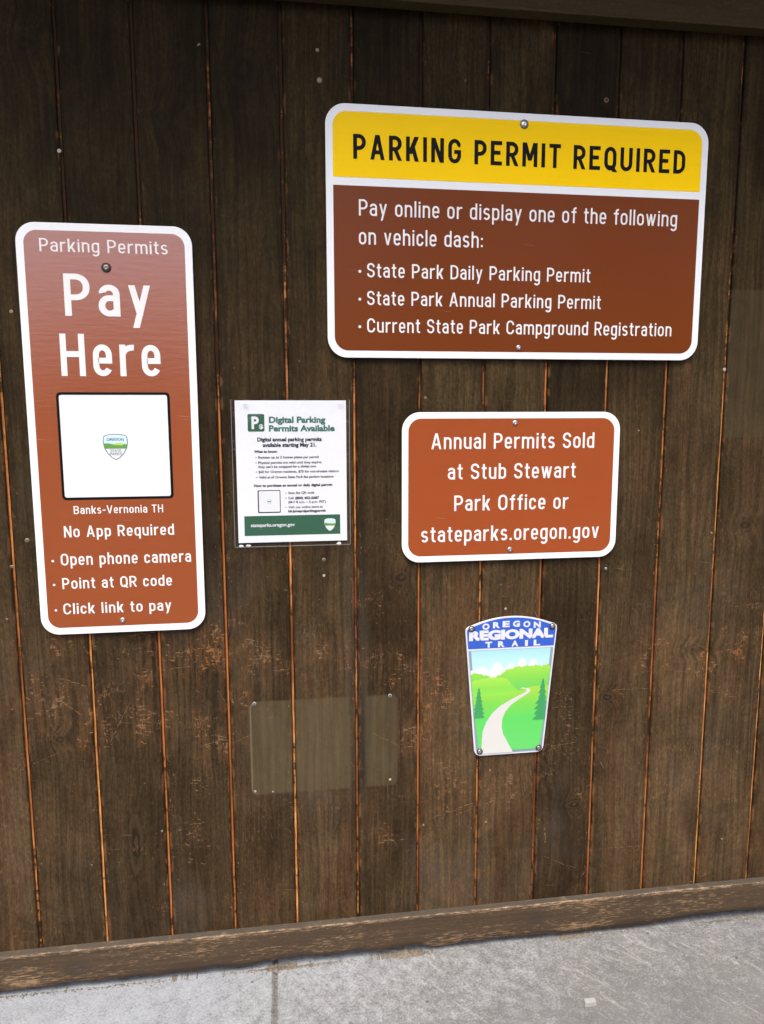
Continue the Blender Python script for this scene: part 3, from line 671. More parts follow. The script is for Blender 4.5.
            P(arc(cx, tX-ry, rx, ry, 25, 180, 10) + arc(cx, tX-ry, rx, ry, 180, 262, 6)[1:] + arc(cx, b+ry, rx, ry, 82, 0, 6) + arc(cx, b+ry, rx, ry, 0, -155, 10)[1:])
        elif ch == 't': Wc = .31; P([(.14, .96), (.14, .2)] + arc(.14+.12, .2, .12, .2-h, 180, 270, 6) + [(Wc, h)]); Hh(X-h, 0, .14-h); Hh(X-h, .14+h, Wc)
        elif ch == 'u': P([(l, X), (l, .25)] + arc(cx, b+.17, rx, .17, 180, 300, 9)); V(r, 0, X)
        elif ch == 'v': Wc = .46; D(Wc/2-.005, 0, h*1.05, X); D(Wc/2+.005, 0, Wc-h*1.05, X)
        elif ch == 'w': Wc = .68; D(.21, 0, h*1.05, X, .95); D(.21, 0, Wc/2, X, .95); D(Wc-.21, 0, Wc/2, X, .95); D(Wc-.21, 0, Wc-h*1.05, X, .95)
        elif ch == 'y': Wc = .47; D(Wc/2-.0, 0.04, h*1.05, X); D(Wc*.30, ds, Wc-h*1.05, X)
        elif ch == '-': Wc = .3; Hh(.42, 0, Wc)
        elif ch == ':': Wc = w*1.1; V(h*1.1, .05, .05+w*1.15); V(h*1.1, .5, .5+w*1.15)
        elif ch == '.': Wc = w*1.1; V(h*1.1, 0, w*1.15)
        elif ch == '•':
            Wc = .17; P([(.085, .40-.0425), (.085, .40+.0425)])
        else: raise ValueError(ch)
    return S_, Wc

def strip(pts, w, closed):
    """centre line -> left/right outline with mitred joints"""
    q = [pts[0]]
    for p in pts[1:]:
        if math.hypot(p[0]-q[-1][0], p[1]-q[-1][1]) > 1e-4: q.append(p)
    if closed and math.hypot(q[0][0]-q[-1][0], q[0][1]-q[-1][1]) < 1e-4: q.pop()
    n = len(q); L = []; R = []
    for i in range(n):
        a = q[i-1] if (i > 0 or closed) else None; c = q[(i+1) % n] if (i < n-1 or closed) else None; b = q[i]
        ns = []
        for (p, r) in ((a, b), (b, c)):
            if p is None or r is None: continue
            dx, dy = r[0]-p[0], r[1]-p[1]; l = math.hypot(dx, dy); ns.append((-dy/l, dx/l))
        if len(ns) == 2:
            mx, my = ns[0][0]+ns[1][0], ns[0][1]+ns[1][1]; k = 1+ns[0][0]*ns[1][0]+ns[0][1]*ns[1][1]; k = max(k, .35); nx, ny = mx/k, my/k
        else: nx, ny = ns[0]
        L.append((b[0]+nx*w/2, b[1]+ny*w/2)); R.append((b[0]-nx*w/2, b[1]-ny*w/2))
    quads = []
    m = n if closed else n-1
    for i in range(m):
        j = (i+1) % n; quads.append([R[i], R[j], L[j], L[i]])
    return quads

def hg_mesh(text, x0, x1, z0, cap, y, w=.15, gap=.125, space=.36):
    """lettering of one line from x0 to x1 (outer edges), baseline z0, cap height cap"""
    items = []; cur = 0.
    for i, ch in enumerate(text):
        if ch == ' ': cur += space-gap; continue
        st, Wc = glyph(ch, w); items.append((st, cur)); cur += Wc+gap
    total = cur-gap; sx = (x1-x0)/(total*cap)
    mb = MB()
    for st, ox in items:
        for k, s in enumerate(st):
            yy = y - .00005*k
            T = lambda p: (x0+(p[0]+ox)*cap*sx, z0+p[1]*cap)
            if s[0] == 'D':
                _, xa, ya, xb, yb, kk = s
                hw = w/2*kk*math.hypot(xb-xa, yb-ya)/abs(yb-ya)*.97
                pts = [(xa-hw, ya), (xa+hw, ya), (xb+hw, yb), (xb-hw, yb)]
                mb.flat([T(p) for p in pts], yy)
            else:
                quads = strip(s[1], w, s[2]); vs = []; fs = []; idx = {}
                for q in quads:
                    f = []
                    for p in q:
                        key = (round(p[0], 5), round(p[1], 5))
                        if key not in idx: idx[key] = len(vs); P_ = T(p); vs.append((P_[0], yy, P_[1]))
                        f.append(idx[key])
                    if len(set(f)) >= 3: fs.append(tuple(dict.fromkeys(f)))
                mb.add(vs, fs)
    return mb, sx
def fix_normals(o):
    me = o.data
    fl = [p.index for p in me.polygons if p.normal.y > 0]
    if fl:
        import bmesh
        bm = bmesh.new(); bm.from_mesh(me); bm.faces.ensure_lookup_table()
        bmesh.ops.reverse_faces(bm, faces=[bm.faces[i] for i in fl]); bm.to_mesh(me); bm.free()
    return o
SF = -.0092                                             # front of the sign plates; print layers stand a hair proud
def hg(parent, text, pl, pr, ptop, mat, w=.15, bullet=None, y=None, gap=.145, space=.51, cap=None):
    a = W(*pl, .0092); b = W(*pr, .0092); z0 = (a[1]+b[1])/2
    if cap is None: cap = W(pl[0], ptop, .0092)[1]-a[1]
    y = SF-.0006 if y is None else y
    mb, sx = hg_mesh(text, a[0], b[0], z0, cap, y, w, gap, space)
    if bullet:
        c_ = W(*bullet, .0092); n = 12; r = cap*.105
        mb.flat([(c_[0]+r*math.cos(2*math.pi*i/n), z0+cap*.40+r*math.sin(2*math.pi*i/n)) for i in range(n)], y)
    o = fix_normals(mb.build('lettering', mat, parent))
    print('HG %-44s sx %.3f cap %.1f mm' % (text, sx, cap*1000))
    return o

# ------------------------------------------------------------------ small print with the built-in font
def ft_mesh(text, bold=0.):
    cu = bpy.data.curves.new('t', 'FONT'); cu.body = text; cu.offset = bold; cu.resolution_u = 3
    to = bpy.data.objects.new('t', cu); COL.objects.link(to)
    dg = bpy.context.evaluated_depsgraph_get(); me = bpy.data.meshes.new_from_object(to.evaluated_get(dg))
    v = [tuple(q.co) for q in me.vertices]; f = [tuple(p.vertices) for p in me.polygons]
    bpy.data.objects.remove(to); bpy.data.curves.remove(cu); bpy.data.meshes.remove(me)
    return v, f
_cap = None
def ft(parent, name, text, x0, x1, z0, cap, y, mat, bold=0., bend=None, shear=0.):
    v, f = ft_mesh(text, bold)
    a = min(q[0] for q in v); b = max(q[0] for q in v); k = (x1-x0)/(b-a)
    kz = cap/.729
    vs = []
    for q in v:
        X = x0+(q[0]-a)*k; Z = z0+q[1]*kz+shear*(X-x0)
        if bend: Z += bend(X)
        vs.append((X, y, Z))
    return fix_normals(obj(name, vs, f, mat, parent))

def bolt(parent, px, py, r=.0052, mat=STEEL, ring=None):
    x, z = W(px, py, .007)
    o = fastener('bolt', x, z, r, mat, ring, h=.0024, parent=parent, y=SF-.0007)
    return o

# ------------------------------------------------------------------ sign: parking permit required
def edges(l, r_, t_, b_):
    return W(*l, .0092)[0], W(*r_, .0092)[0], W(*b_, .0092)[1], W(*t_, .0092)[1]
X0, X1, Z0, Z1 = edges((326.4, 226), (704, 226), (520, 113), (520, 359))
sg = empty('permit_sign', ((X0+X1)/2, -.004, Z0), 'large wide sign with yellow header reading PARKING PERMIT REQUIRED above brown field', 'sign')
mb = MB(); mb.plate(rrect(X0, X1, Z0, Z1, .038, 10), -.0070, SF); mb.build('panel', WHITE, sg)
bw = .0135; zy = (W(333, 176, .0092)[1]+W(700, 192.5, .0092)[1])/2; zb_ = (W(333, 184.3, .0092)[1]+W(697, 200, .0092)[1])/2
mb = MB(); mb.flat(rrect(X0+bw, X1-bw, zy, Z1-bw, .025, 8, (0, 0, .026, .026)), SF-.0003); mb.build('header_band', YELLOW, sg)
mb = MB(); mb.flat(rrect(X0+bw, X1-bw, Z0+bw, zb_, .025, 8, (.026, .026, 0, 0)), SF-.0003); mb.build('brown_field', BROWN_BIG, sg)
hg(sg, 'PARKING PERMIT REQUIRED', (353.2, 158.4), (684.5, 174.4), 133.4, BLACK, .164, gap=.18, space=.58)
hg(sg, 'Pay online or display one of the following', (358.9, 216.2), (676.6, 226.2), 199.8, WHITE2, 0.113)
CP = W(358.9, 199.8, .0092)[1]-W(358.9, 216.2, .0092)[1]
hg(sg, 'on vehicle dash:', (358.9, 244.5), (482.6, 247.8), 0, WHITE2, 0.113, cap=CP)
hg(sg, 'State Park Daily Parking Permit', (367.2, 277.7), (590, 282.2), 263.4, WHITE2, 0.117, bullet=(359.8, 272))
hg(sg, 'State Park Annual Parking Permit', (367.2, 305.5), (600.4, 308.8), 291.4, WHITE2, 0.117, bullet=(359.8, 300.3))
hg(sg, 'Current State Park Campground Registration', (367.2, 333.3), (671, 335.6), 319.2, WHITE2, 0.117, bullet=(359.8, 327.8))
bolt(sg, 523.7, 124.8, .0058, STEEL, DSTEEL); bolt(sg, 518, 347.6, .0048)

# ------------------------------------------------------------------ sign: annual permits sold
X0, X1, Z0, Z1 = edges((402, 486), (617.8, 486), (512, 412), (512, 559.6))
sg = empty('permit_sales_sign', ((X0+X1)/2, -.004, Z0), 'smaller brown white-bordered sign reading Annual Permits Sold at Stub Stewart Park Office', 'sign')
mb = MB(); mb.plate(rrect(X0, X1, Z0, Z1, .037, 10), -.0070, SF); mb.build('panel', WHITE, sg)
mb = MB(); mb.flat(rrect(X0+.0127, X1-.0127, Z0+.0127, Z1-.0127, .026, 8), SF-.0003); mb.build('brown_field', BROWN_ANN, sg)
hg(sg, 'Annual Permits Sold', (431.2, 449.3), (593.9, 447.8), 433.4, WHITE2, 0.125)
CP = W(431.2, 433.4, .0092)[1]-W(431.2, 449.3, .0092)[1]
hg(sg, 'at Stub Stewart', (447.8, 479.2), (575.4, 477.9), 0, WHITE2, 0.125, cap=CP)
hg(sg, 'Park Office or', (454.1, 510.9), (567.8, 508.7), 0, WHITE2, 0.125, cap=CP)
hg(sg, 'stateparks.oregon.gov', (421.1, 541.8), (598.3, 538.4), 0, WHITE2, 0.125, cap=CP)
bolt(sg, 514.6, 422.8, .0052); bolt(sg, 509.4, 549.1, .0052)

# ------------------------------------------------------------------ sign: pay here
X0, X1, Z0, Z1 = edges((27.6, 424), (198.5, 425), (100, 224), (124, 632))
sg = empty('pay_sign', ((X0+X1)/2, -.004, Z0), 'tall narrow brown sign reading Parking Permits Pay Here with a square white panel', 'sign')
mb = MB(); mb.plate(rrect(X0, X1, Z0, Z1, .034, 10), -.0070, SF); mb.build('panel', WHITE, sg)
mb = MB(); mb.flat(rrect(X0+.0135, X1-.0135, Z0+.0135, Z1-.0135, .023, 8), SF-.0003); mb.build('brown_field', BROWN_PAY, sg)
hg(sg, 'Parking Permits', (39.7, 250.8), (167.9, 255.0), 237.6, WHITE2, 0.109)
hg(sg, 'Pay', (65.4, 315.5), (151.6, 317.3), 273.2, WHITE2, 0.138, gap=.18)
hg(sg, 'Here', (61.8, 376), (161.2, 376.4), 333.6, WHITE2, 0.138, gap=.18)
hg(sg, 'Banks-Vernonia TH', (74, 513.9), (163.3, 512.4), 505.9, WHITE2, 0.125)
hg(sg, 'No App Required', (64.4, 537.6), (174.2, 534.5), 526.3, WHITE2, 0.129)
hg(sg, 'Open phone camera', (61.2, 565.6), (191.2, 561.6), 553.8, WHITE2, 0.129, bullet=(52.9, 561.6))
hg(sg, 'Point at QR code', (62.7, 588.6), (172.2, 585.8), 577.6, WHITE2, 0.129, bullet=(54.3, 586.4))
hg(sg, 'Click link to pay', (63.8, 613.5), (171.6, 611), 602.7, WHITE2, 0.129, bullet=(56, 610.8))
qx0 = (W(56.7, 396, .0092)[0]+W(61.5, 496, .0092)[0])/2; qx1 = (W(170, 396, .0092)[0]+W(173.5, 496, .0092)[0])/2
qz1 = W(113, 392.3, .0092)[1]; qz0 = W(117, 499.3, .0092)[1]
mb = MB(); mb.flat(rrect(qx0, qx1, qz0, qz1, .008, 6), SF-.0006); cf = mb.build('code_frame', BLACK, sg)
mb = MB(); mb.flat(rrect(qx0+.0050, qx1-.0050, qz0+.0050, qz1-.0050, .004, 5), SF-.0009); mb.build('white_square', mat_sheet('white_square_film', (.66, .68, .69), .3, .6, .05), sg)

# park shield printed in the middle of the square
def shield(cx, cz, wd, ht):
    pts = []
    right = [(0, -.5), (.16, -.42), (.34, -.24), (.46, -.02), (.5, .2), (.475, .4), (.38, .46), (.2, .49)]
    pts = [(p[0], p[1]) for p in right] + [(0, .5)] + [(-p[0], p[1]) for p in reversed(right[1:])]
    return [(cx+p[0]*wd, cz+p[1]*ht) for p in pts]
SKYP = mat_plain('shield_sky_print', (.50, .68, .80), .4, .4, 0, .03)
HILL1 = mat_plain('shield_green_print', (.10, .27, .05), .4, .4, 0, .2, 300); HILL2 = mat_plain('shield_yellow_green_print', (.42, .52, .10), .4, .4, 0, .1)
def build_shield(parent, cx, cz, wd, ht, y, line, letters=True):
    mb = MB(); o_ = shield(cx, cz, wd, ht); mb.flat(o_, y, 0); mb.flat(inset(o_, wd*.028), y-.0002, 1)
    def inside(pts):                                   # keep printed bands inside the outline
        return [(cx+max(-.455, min(.455, p[0]))*wd, cz+p[1]*ht) for p in pts]
    mb.flat(inside([(-.455, .02), (.455, .02), (.46, .2), (.44, .38), (.2, .455), (-.2, .455), (-.44, .38), (-.46, .2)]), y-.0004, 2)
    mb.flat(inside([(-.45, -.06), (.45, -.06), (.455, .10), (.3, .12), (.1, .10), (-.15, .12), (-.3, .15), (-.455, .14)]), y-.0006, 3)
    mb.flat(inside([(-.12, .09), (.25, .06), (.36, .11), (.2, .17), (.05, .16)]), y-.0008, 4)
    s = mb.build('shield_emblem', [line, PWHITE, SKYP, HILL1, HILL2], parent)
    if letters:
        s2 = ft(parent, 'emblem_lettering', 'OREGON', cx-.34*wd, cx+.34*wd, cz+.25*ht, .11*ht, y-.0008, line, .012, bend=lambda X: -.22*(X-cx)**2/wd)
        ft(parent, 'emblem_lettering', 'STATE', cx-.21*wd, cx+.21*wd, cz-.19*ht, .10*ht, y-.0008, line, .0)
        ft(parent, 'emblem_lettering', 'PARKS', cx-.23*wd, cx+.23*wd, cz-.31*ht, .10*ht, y-.0008, line, .0)
    return s
NAVY = mat_plain('emblem_outline_ink', (.05, .09, .12), .4, .4, 0, .05)
scx, scz = W(115.8, 447, .0092)
build_shield(sg, scx, scz, .0455, .0490, SF-.0012, NAVY)
bolt(sg, 106.6, 268, .0060, DSTEEL, RUST); bolt(sg, 123.1, 619.6, .0050)

# ------------------------------------------------------------------ laminated notice
X0, X1, Z0, Z1 = edges((236.4, 471), (346.8, 471), (290, 400.4), (292, 542.2))
nt = empty('paper_notice', ((X0+X1)/2, -.002, Z0), 'white letter-size laminated notice with green heading about digital parking permits', 'notice')
YP = -.0034
def wavy(x, z): return .0011*math.sin(x*31+z*9)*.5 + .0009*mnoise.noise((x*9, z*7, 2))
def sheet(name, x0, x1, z0, z1, y, mat, th, amp=1.):
    nx, nz = 24, 30; v = []; f = []
    for s_ in ((0, 1) if th else (0,)):
        for j in range(nz+1):
            for i in range(nx+1):
                X = x0+(x1-x0)*i/nx; Z = z0+(z1-z0)*j/nz; v.append((X, y-wavy(X, Z)*amp+(th if s_ else 0), Z))
    m_ = nx+1; o_ = m_*(nz+1)
    for j in range(nz):
        for i in range(nx):
            a_ = j*m_+i; f.append((a_, a_+1, a_+m_+1, a_+m_))
            if th: f.append((o_+a_, o_+a_+m_, o_+a_+m_+1, o_+a_+1))
    return obj(name, v, f, mat, nt, None, True)
sheet('paper', X0, X1, Z0, Z1, YP, PAPER, .0002, 0)
mb = MB(); k = .0062; mb.flat(rrect(X0-k*1.1, X1+k, Z0-k*1.2, Z1+k*.35, .004, 4), YP-.0016)
sheet('laminate', X0-k*1.1, X1+k, Z0-k*1.25, Z1+k*.4, YP-.0024, CLEAR, 0, .6)
fx0, fx1, fz0, fz1 = X0-k*1.1, X1+k, Z0-k*1.25, Z1+k*.4
RIM = mat_plain('frosted_film_edge', (.16, .155, .14), .4, .5, 0, .5, 300)
mb = MB()
def rim(x0, x1, z0, z1):
    nn = 30; hor = (x1-x0) > (z1-z0); v = []
    for i in range(nn+1):
        t_ = i/nn
        if hor:
            X = x0+(x1-x0)*t_; v += [(X, YP-.0027-wavy(X, z0)*.6, z0), (X, YP-.0027-wavy(X, z1)*.6, z1)]
        else:
            Z = z0+(z1-z0)*t_; v += [(x0, YP-.0027-wavy(x0, Z)*.6, Z), (x1, YP-.0027-wavy(x1, Z)*.6, Z)]
    mb.add(v, [(2*i, 2*i+2, 2*i+3, 2*i+1) if hor else (2*i, 2*i+1, 2*i+3, 2*i+2) for i in range(nn)])
rim(fx0, fx1, fz0-.0008, fz0+.0006); rim(fx1-.0006, fx1+.0006, fz0+.0006, fz1-.0005); rim(fx0-.0006, fx0+.0004, fz0+.0006, fz1-.0005)
fix_normals(mb.build('film_edge', RIM, nt))
def PW(px, py): return W(px, py, .0036)
YT = YP-.0004
def line(text, pl, pr, cap, mat, bold=0., name='text_line'):
    a, b = PW(*pl), PW(*pr); return ft(nt, name, text, a[0], b[0], a[1], cap, YT, mat, bold+.02)
gsx0, gz1_ = PW(247.3, 414); gsx1, gz0_ = PW(264.6, 431.6)
mb = MB(); mb.flat(rrect(gsx0, gsx1, gz0_, gz1_, .003, 5), YP-.0002); lg = mb.build('parking_logo', GREENI, nt)
ft(nt, 'logo_lettering', 'P', gsx0+.0075, gsx0+.0215, gz0_+.0060, .0235, YP-.0005, PWHITE, .035)
ft(nt, 'logo_lettering', '$', gsx0+.0215, gsx0+.030, gz0_+.0058, .0085, YP-.0005, PWHITE, .02)
line('Digital Parking', (268.9, 422.7), (325.4, 422.7), .0118, GREENT, .022, 'heading')
line('Permits Available', (268.9, 431.3), (334.7, 431.3), .0118, GREENT, .022, 'heading')
line('Digital annual parking permits', (257.3, 441.4), (321.6, 441.4), .0076, INK, .022)
line('available starting May 21.', (262.8, 446.9), (316.5, 446.9), .0076, INK, .022)
line('What to know:', (253.9, 452.9), (277.4, 452.9), .0052, INK, .02)
for text, x0, x1, yb, dot in (('Register up to 2 license plates per permit', 258.2, 319.1, 458.6, 1), ('Physical permits are valid until they expire;', 258.2, 321.6, 463.9, 1),
                              ('they can\u2019t be swapped for a digital one', 258.2, 316, 468, 0), ('$60 for Oregon residents, $75 for out-of-state visitors', 258.5, 338.7, 473.1, 1),
                              ('Valid at all Oregon State Park fee parking locations', 259, 333.6, 478.5, 1)):
    o_ = line(text, (x0, yb), (x1, yb), .0049, INK)
    if dot:
        p_ = PW(x0-2.2, yb-1); mb = MB(); mb.flat([(p_[0]+.0011*math.cos(q*.785), p_[1]+.0011*math.sin(q*.785)) for q in range(8)], YT); mb.build('bullet', INK, nt)
line('How to purchase an annual or daily digital permit:', (253.9, 487), (332.5, 487), .0052, INK, .018)
line('Scan the QR code', (288.3, 494), (314.3, 494), .0049, INK)
line('Call', (288.3, 499.2), (293.6, 499.2), .0049, INK); line('(800) 452-5687', (295.2, 499.2), (319.1, 499.2), .0049, INK, .022)
line('(M-F 8 a.m. \u2013 5 p.m. PST)', (288.3, 503.3), (325.9, 503.3), .0049, INK)
line('Visit our online store at', (288.3, 508.3), (322.8, 508.3), .0049, INK)
line('bit.ly/osprdparkingpermit', (288.3, 512.3), (325.9, 512.3), .0049, INK, .022)
for yb in (494, 499.2, 508.3):
    p_ = PW(286, yb-1); mb = MB(); mb.flat([(p_[0]+.0011*math.cos(q*.785), p_[1]+.0011*math.sin(q*.785)) for q in range(8)], YT); mb.build('bullet', INK, nt)
a = PW(257.5, 490.4); b = PW(280.8, 512.7)
mb = MB(); mb.flat(rrect(a[0], b[0], b[1], a[1], .002, 4), YP-.0002, 0); mb.flat(rrect(a[0]+.0022, b[0]-.0015, b[1]+.0022, a[1]-.0015, .0015, 4), YP-.0004, 1)
mb.build('code_frame', [INK, PWHITE], nt)
build_shield(nt, (a[0]+b[0])/2, (a[1]+b[1])/2, .0085, .0088, YP-.0006, NAVY, False)
a = PW(244.2, 516.3); b = PW(340.3, 533.7)
mb = MB(); mb.flat(rrect(a[0], b[0], b[1], a[1], 0), YP-.0002); mb.build('green_band', GREENI, nt)
ft(nt, 'web_address', 'stateparks.oregon.gov', PW(250.9, 526)[0], PW(294.8, 526)[0], PW(270, 526.6)[1], .0070, YP-.0005, PWHITE, .022)
c_ = PW(330, 524.6); build_shield(nt, c_[0], c_[1], .0225, .0255, YP-.0005, PWHITE, False)
def staple(px, py, l=.010, tilt=0.):
    x, z = PW(px, py); mb = MB(); mb.box(x-l/2, x+l/2, YP-.0045, YP-.0036, z-.0005, z+.0006); mb.build('staple', STEEL, nt)
staple(245.2, 404.6); staple(340, 404.9)
def tape(px, py, wd, ht):                                # torn scrap of white tape under the lower corners
    x, z = PW(px, py); mb = MB(); pts = []
    for i in range(14):
        t_ = 2*math.pi*i/14; q = 1+.45*mnoise.noise((px+math.cos(t_)*1.7, math.sin(t_)*1.7, 3))
        pts.append((x+wd*q*math.cos(t_), z+ht*q*math.sin(t_)))
    mb.flat(pts, YP+.0018); mb.build('tape_scrap', PWHITE, nt)
tape(241.2, 546.2, .0048, .0022); tape(248.5, 545.8, .0048, .0024); tape(339, 543.6, .0045, .0036)

# ------------------------------------------------------------------ trail marker
def TW(px, py): return W(px, py, .0052)
tl, tr_, br, bl, ap = TW(465.2, 627.6), TW(557.4, 625.2), TW(542.7, 751.7), TW(474.6, 756.2), TW(510.5, 616.2)
ztop = (tl[1]+tr_[1])/2; zbot = (bl[1]+br[1])/2
xc = (tl[0]+tr_[0])/2; hw_t = (tr_[0]-tl[0])/2; hw_b = (br[0]-bl[0])/2; xcb = (bl[0]+br[0])/2; rise = ap[1]-ztop
def half(z): return hw_b+(hw_t-hw_b)*(z-zbot)/(ztop-zbot)
def mid(z): return xcb+(xc-xcb)*(z-zbot)/(ztop-zbot)
def marker(ins, rb=.011, rt=.010):
    pts = []
    z0 = zbot+ins; z1 = ztop
    hb = half(z0)-ins; m = mid(z0); h2 = half(z0+rb)-ins; m2 = mid(z0+rb)
    pts += [(m2-h2, z0+rb), (m-hb+rb*.3, z0+rb*.3), (m-hb+rb, z0), (m+hb-rb, z0), (m+hb-rb*.3, z0+rb*.3), (m2+h2, z0+rb)]
    ht = half(z1)-ins; m = mid(z1); zt_ = z1-ins*.6-rt*.8; h3 = half(zt_)-ins; m3 = mid(zt_)
    pts += [(m3+h3, zt_), (m+ht-rt*.15, z1-ins*.9-rt*.15), (m+ht-rt*.7, z1-ins+rt*.3)]
    n = 16; e = ht-rt*1.1
    for i in range(n+1):
        u = 1-2*i/n; pts.append((m+e*u, z1-ins+rt*.4+(rise-rt*.4)*(1-u*u)))
    pts += [(m-ht+rt*.7, z1-ins+rt*.3), (m-ht+rt*.15, z1-ins*.9-rt*.15), (m3-h3, zt_)]
    return pts
tm = empty('trail_marker', (mid(zbot), -.003, zbot), 'small tapered regional trail marker plate with blue top and green meadow path picture', 'trail sign')
YM = -.0052
mb = MB(); mb.plate(marker(0), -.003, YM); mb.build('panel', TWHITE, tm)
zbl = (TW(468, 648.6)[1]+TW(553, 646)[1])/2              # foot of the blue banner
full = marker(.0030)
def clip_above(pts, zc): return clip(pts, lambda p: p[1]-zc)
def clip(pts, fn):
    out = []
    for i in range(len(pts)):
        a_, b_ = pts[i-1], pts[i]; fa, fb = fn(a_), fn(b_)
        if fa*fb < 0:
            q = fa/(fa-fb); out.append((a_[0]+(b_[0]-a_[0])*q, a_[1]+(b_[1]-a_[1])*q))
        if fb >= 0: out.append(b_)
    return out
mb = MB(); mb.flat(clip(full, lambda p: p[1]-zbl), YM-.0003); mb.build('blue_banner', BLUE, tm)
# picture: sky, cloud bank, hills, meadow, path, firs
zp1 = zbl-.0048; pic = clip(marker(.0092), lambda p: zp1-p[1])
def below(pts, fz):                                      # part of the picture under a skyline
    m0 = min(p[0] for p in pic)-.01; m1 = max(p[0] for p in pic)+.01; out = []
    n = 200
    sk = [(m0+(m1-m0)*i/n) for i in range(n+1)]
    # walk: skyline clipped to the tapered sides
    L = []; 
    for x in sk:
        z = fz(x); hh = half(z)-.0044; mm = mid(z)
        if mm-hh <= x <= mm+hh: L.append((x, z))
    zl, zr = fz(L[0][0]), fz(L[-1][0])
    L = [(mid(zl)-half(zl)+.0044, zl)] + L + [(mid(zr)+half(zr)-.0044, zr)]
    base = [p for p in marker(.0092)[:6]]
    return base + list(reversed(L))
dz0 = zbot-zbot
mb = MB(); mb.flat(clip(marker(.0034), lambda p: zp1+.001-p[1]), YM-.0002); mb.build('picture_outline', mat_plain('grey_outline_ink', (.20, .27, .30), .4, .4, 0, .05), tm)
PSKY = mat_print_ramp('printed_sky', [(0., (.44, .64, .65)), (.5, (.38, .62, .65)), (1., (.30, .55, .62))], TW(510, 672)[1]-zbot, zp1-zbot)
mb = MB(); mb.flat(pic, YM-.0003); mb.build('picture_sky', PSKY, tm)
def zpx(py): return TW(510, py)[1]
def xpx(px, py=690): return TW(px, py)[0]
def lump(x, sc, seed): return mnoise.noise((x*sc, seed, 0))
CL = mat_plain('printed_cloud', (.57, .60, .60), .35, .5, 0, .02)
def f_cloud(x):
    q = zpx(668.5)
    for cx, ww, hh in ((482, .012, .007), (497, .012, .015), (511, .010, .012), (522, .011, .022), (533, .011, .018), (545, .010, .006)):
        q += 0; d_ = (x-xpx(cx, 665))/ww
        if abs(d_) < 1: q = max(q, zpx(668.5)+hh*math.sqrt(1-d_*d_))
    return q
mb = MB(); mb.flat(below(pic, f_cloud), YM-.0005); mb.build('picture_clouds', CL, tm)
FAR = mat_print_ramp('printed_far_woods', [(0., (.11, .46, .09)), (.55, (.18, .50, .06)), (1., (.27, .54, .06))], TW(510, 690)[1]-zbot, TW(510, 668)[1]-zbot)
def f_far(x):
    a_ = (x-xpx(472))/(xpx(552)-xpx(472))
    base = zpx(673) + (zpx(668)-zpx(673))*max(0, min(1, (a_-.25)*3)) - .012*math.exp(-((a_-.27)/.12)**2)
    return base + .0026*abs(math.sin(a_*26)) + .0022*abs(math.sin(a_*61+1)) + .003*lump(x, 130, 1)
mb = MB(); mb.flat(below(pic, f_far), YM-.0007); mb.build('picture_far_woods', FAR, tm)
NEAR = mat_print_ramp('printed_near_woods', [(0., (.21, .55, .06)), (.4, (.19, .52, .06)), (1., (.30, .57, .06))], TW(510, 694)[1]-zbot, TW(510, 677)[1]-zbot)
def f_near(x):
    a_ = (x-xpx(472))/(xpx(552)-xpx(472))
    q = zpx(680) + .006*math.sin(min(1, a_/.5)*math.pi)+.0016*abs(math.sin(a_*40))+.0014*abs(math.sin(a_*83))
    if a_ > .42: q -= (a_-.42)*.16
    return max(q, zpx(692.5))
mb = MB(); mb.flat(below(pic, f_near), YM-.0009); mb.build('picture_near_woods', NEAR, tm)
MEAD = mat_print_ramp('printed_meadow', [(0., (.105, .50, .115)), (.55, (.09, .50, .09)), (.78, (.15, .50, .06)), (1., (.29, .51, .05))], 0.0, TW(510, 688)[1]-zbot)
def f_mead(x):
    a_ = (x-xpx(472))/(xpx(552)-xpx(472)); return zpx(694.5)+(zpx(687.2)-zpx(694.5))*max(0, min(1, (a_-.4)*3))
mb = MB(); mb.flat(below(pic, f_mead), YM-.0011); mb.build('picture_meadow', MEAD, tm)
PATH = mat_plain('printed_path', (.53, .525, .49), .35, .5, 0, .03)
Lp = [(450+200/6.367, 605+926/6.367), (481.6, 739.5), (482.6, 731), (486, 722), (492, 713), (500, 705.6), (509.5, 700), (518, 695.6), (525, 691.8), (526.8, 689.8), (525.5, 688.6), (519, 688.2)]
Rp = [(512.6, 605+918/6.367), (507, 741), (503, 734), (501.4, 727), (502, 719), (505, 711.5), (510.5, 705), (518, 699.4), (525.5, 694.6), (530.6, 690.8), (529.4, 688.4), (523, 687.2)]
vs = []; fs = []
for (p, q) in zip(Lp, Rp):
    a_ = TW(*p); b_ = TW(*q); vs += [(a_[0], YM-.0013, a_[1]), (b_[0], YM-.0013, b_[1])]
vs[0] = (vs[0][0], vs[0][1], zbot+.0046); vs[1] = (vs[1][0], vs[1][1], zbot+.0046)
fs = [(2*i, 2*i+1, 2*i+3, 2*i+2) for i in range(len(Lp)-1)]
fix_normals(obj('picture_path', vs, fs, PATH, tm))
FIR = mat_plain('printed_fir', (.04, .26, .085), .35, .5, 0, .1, 200)
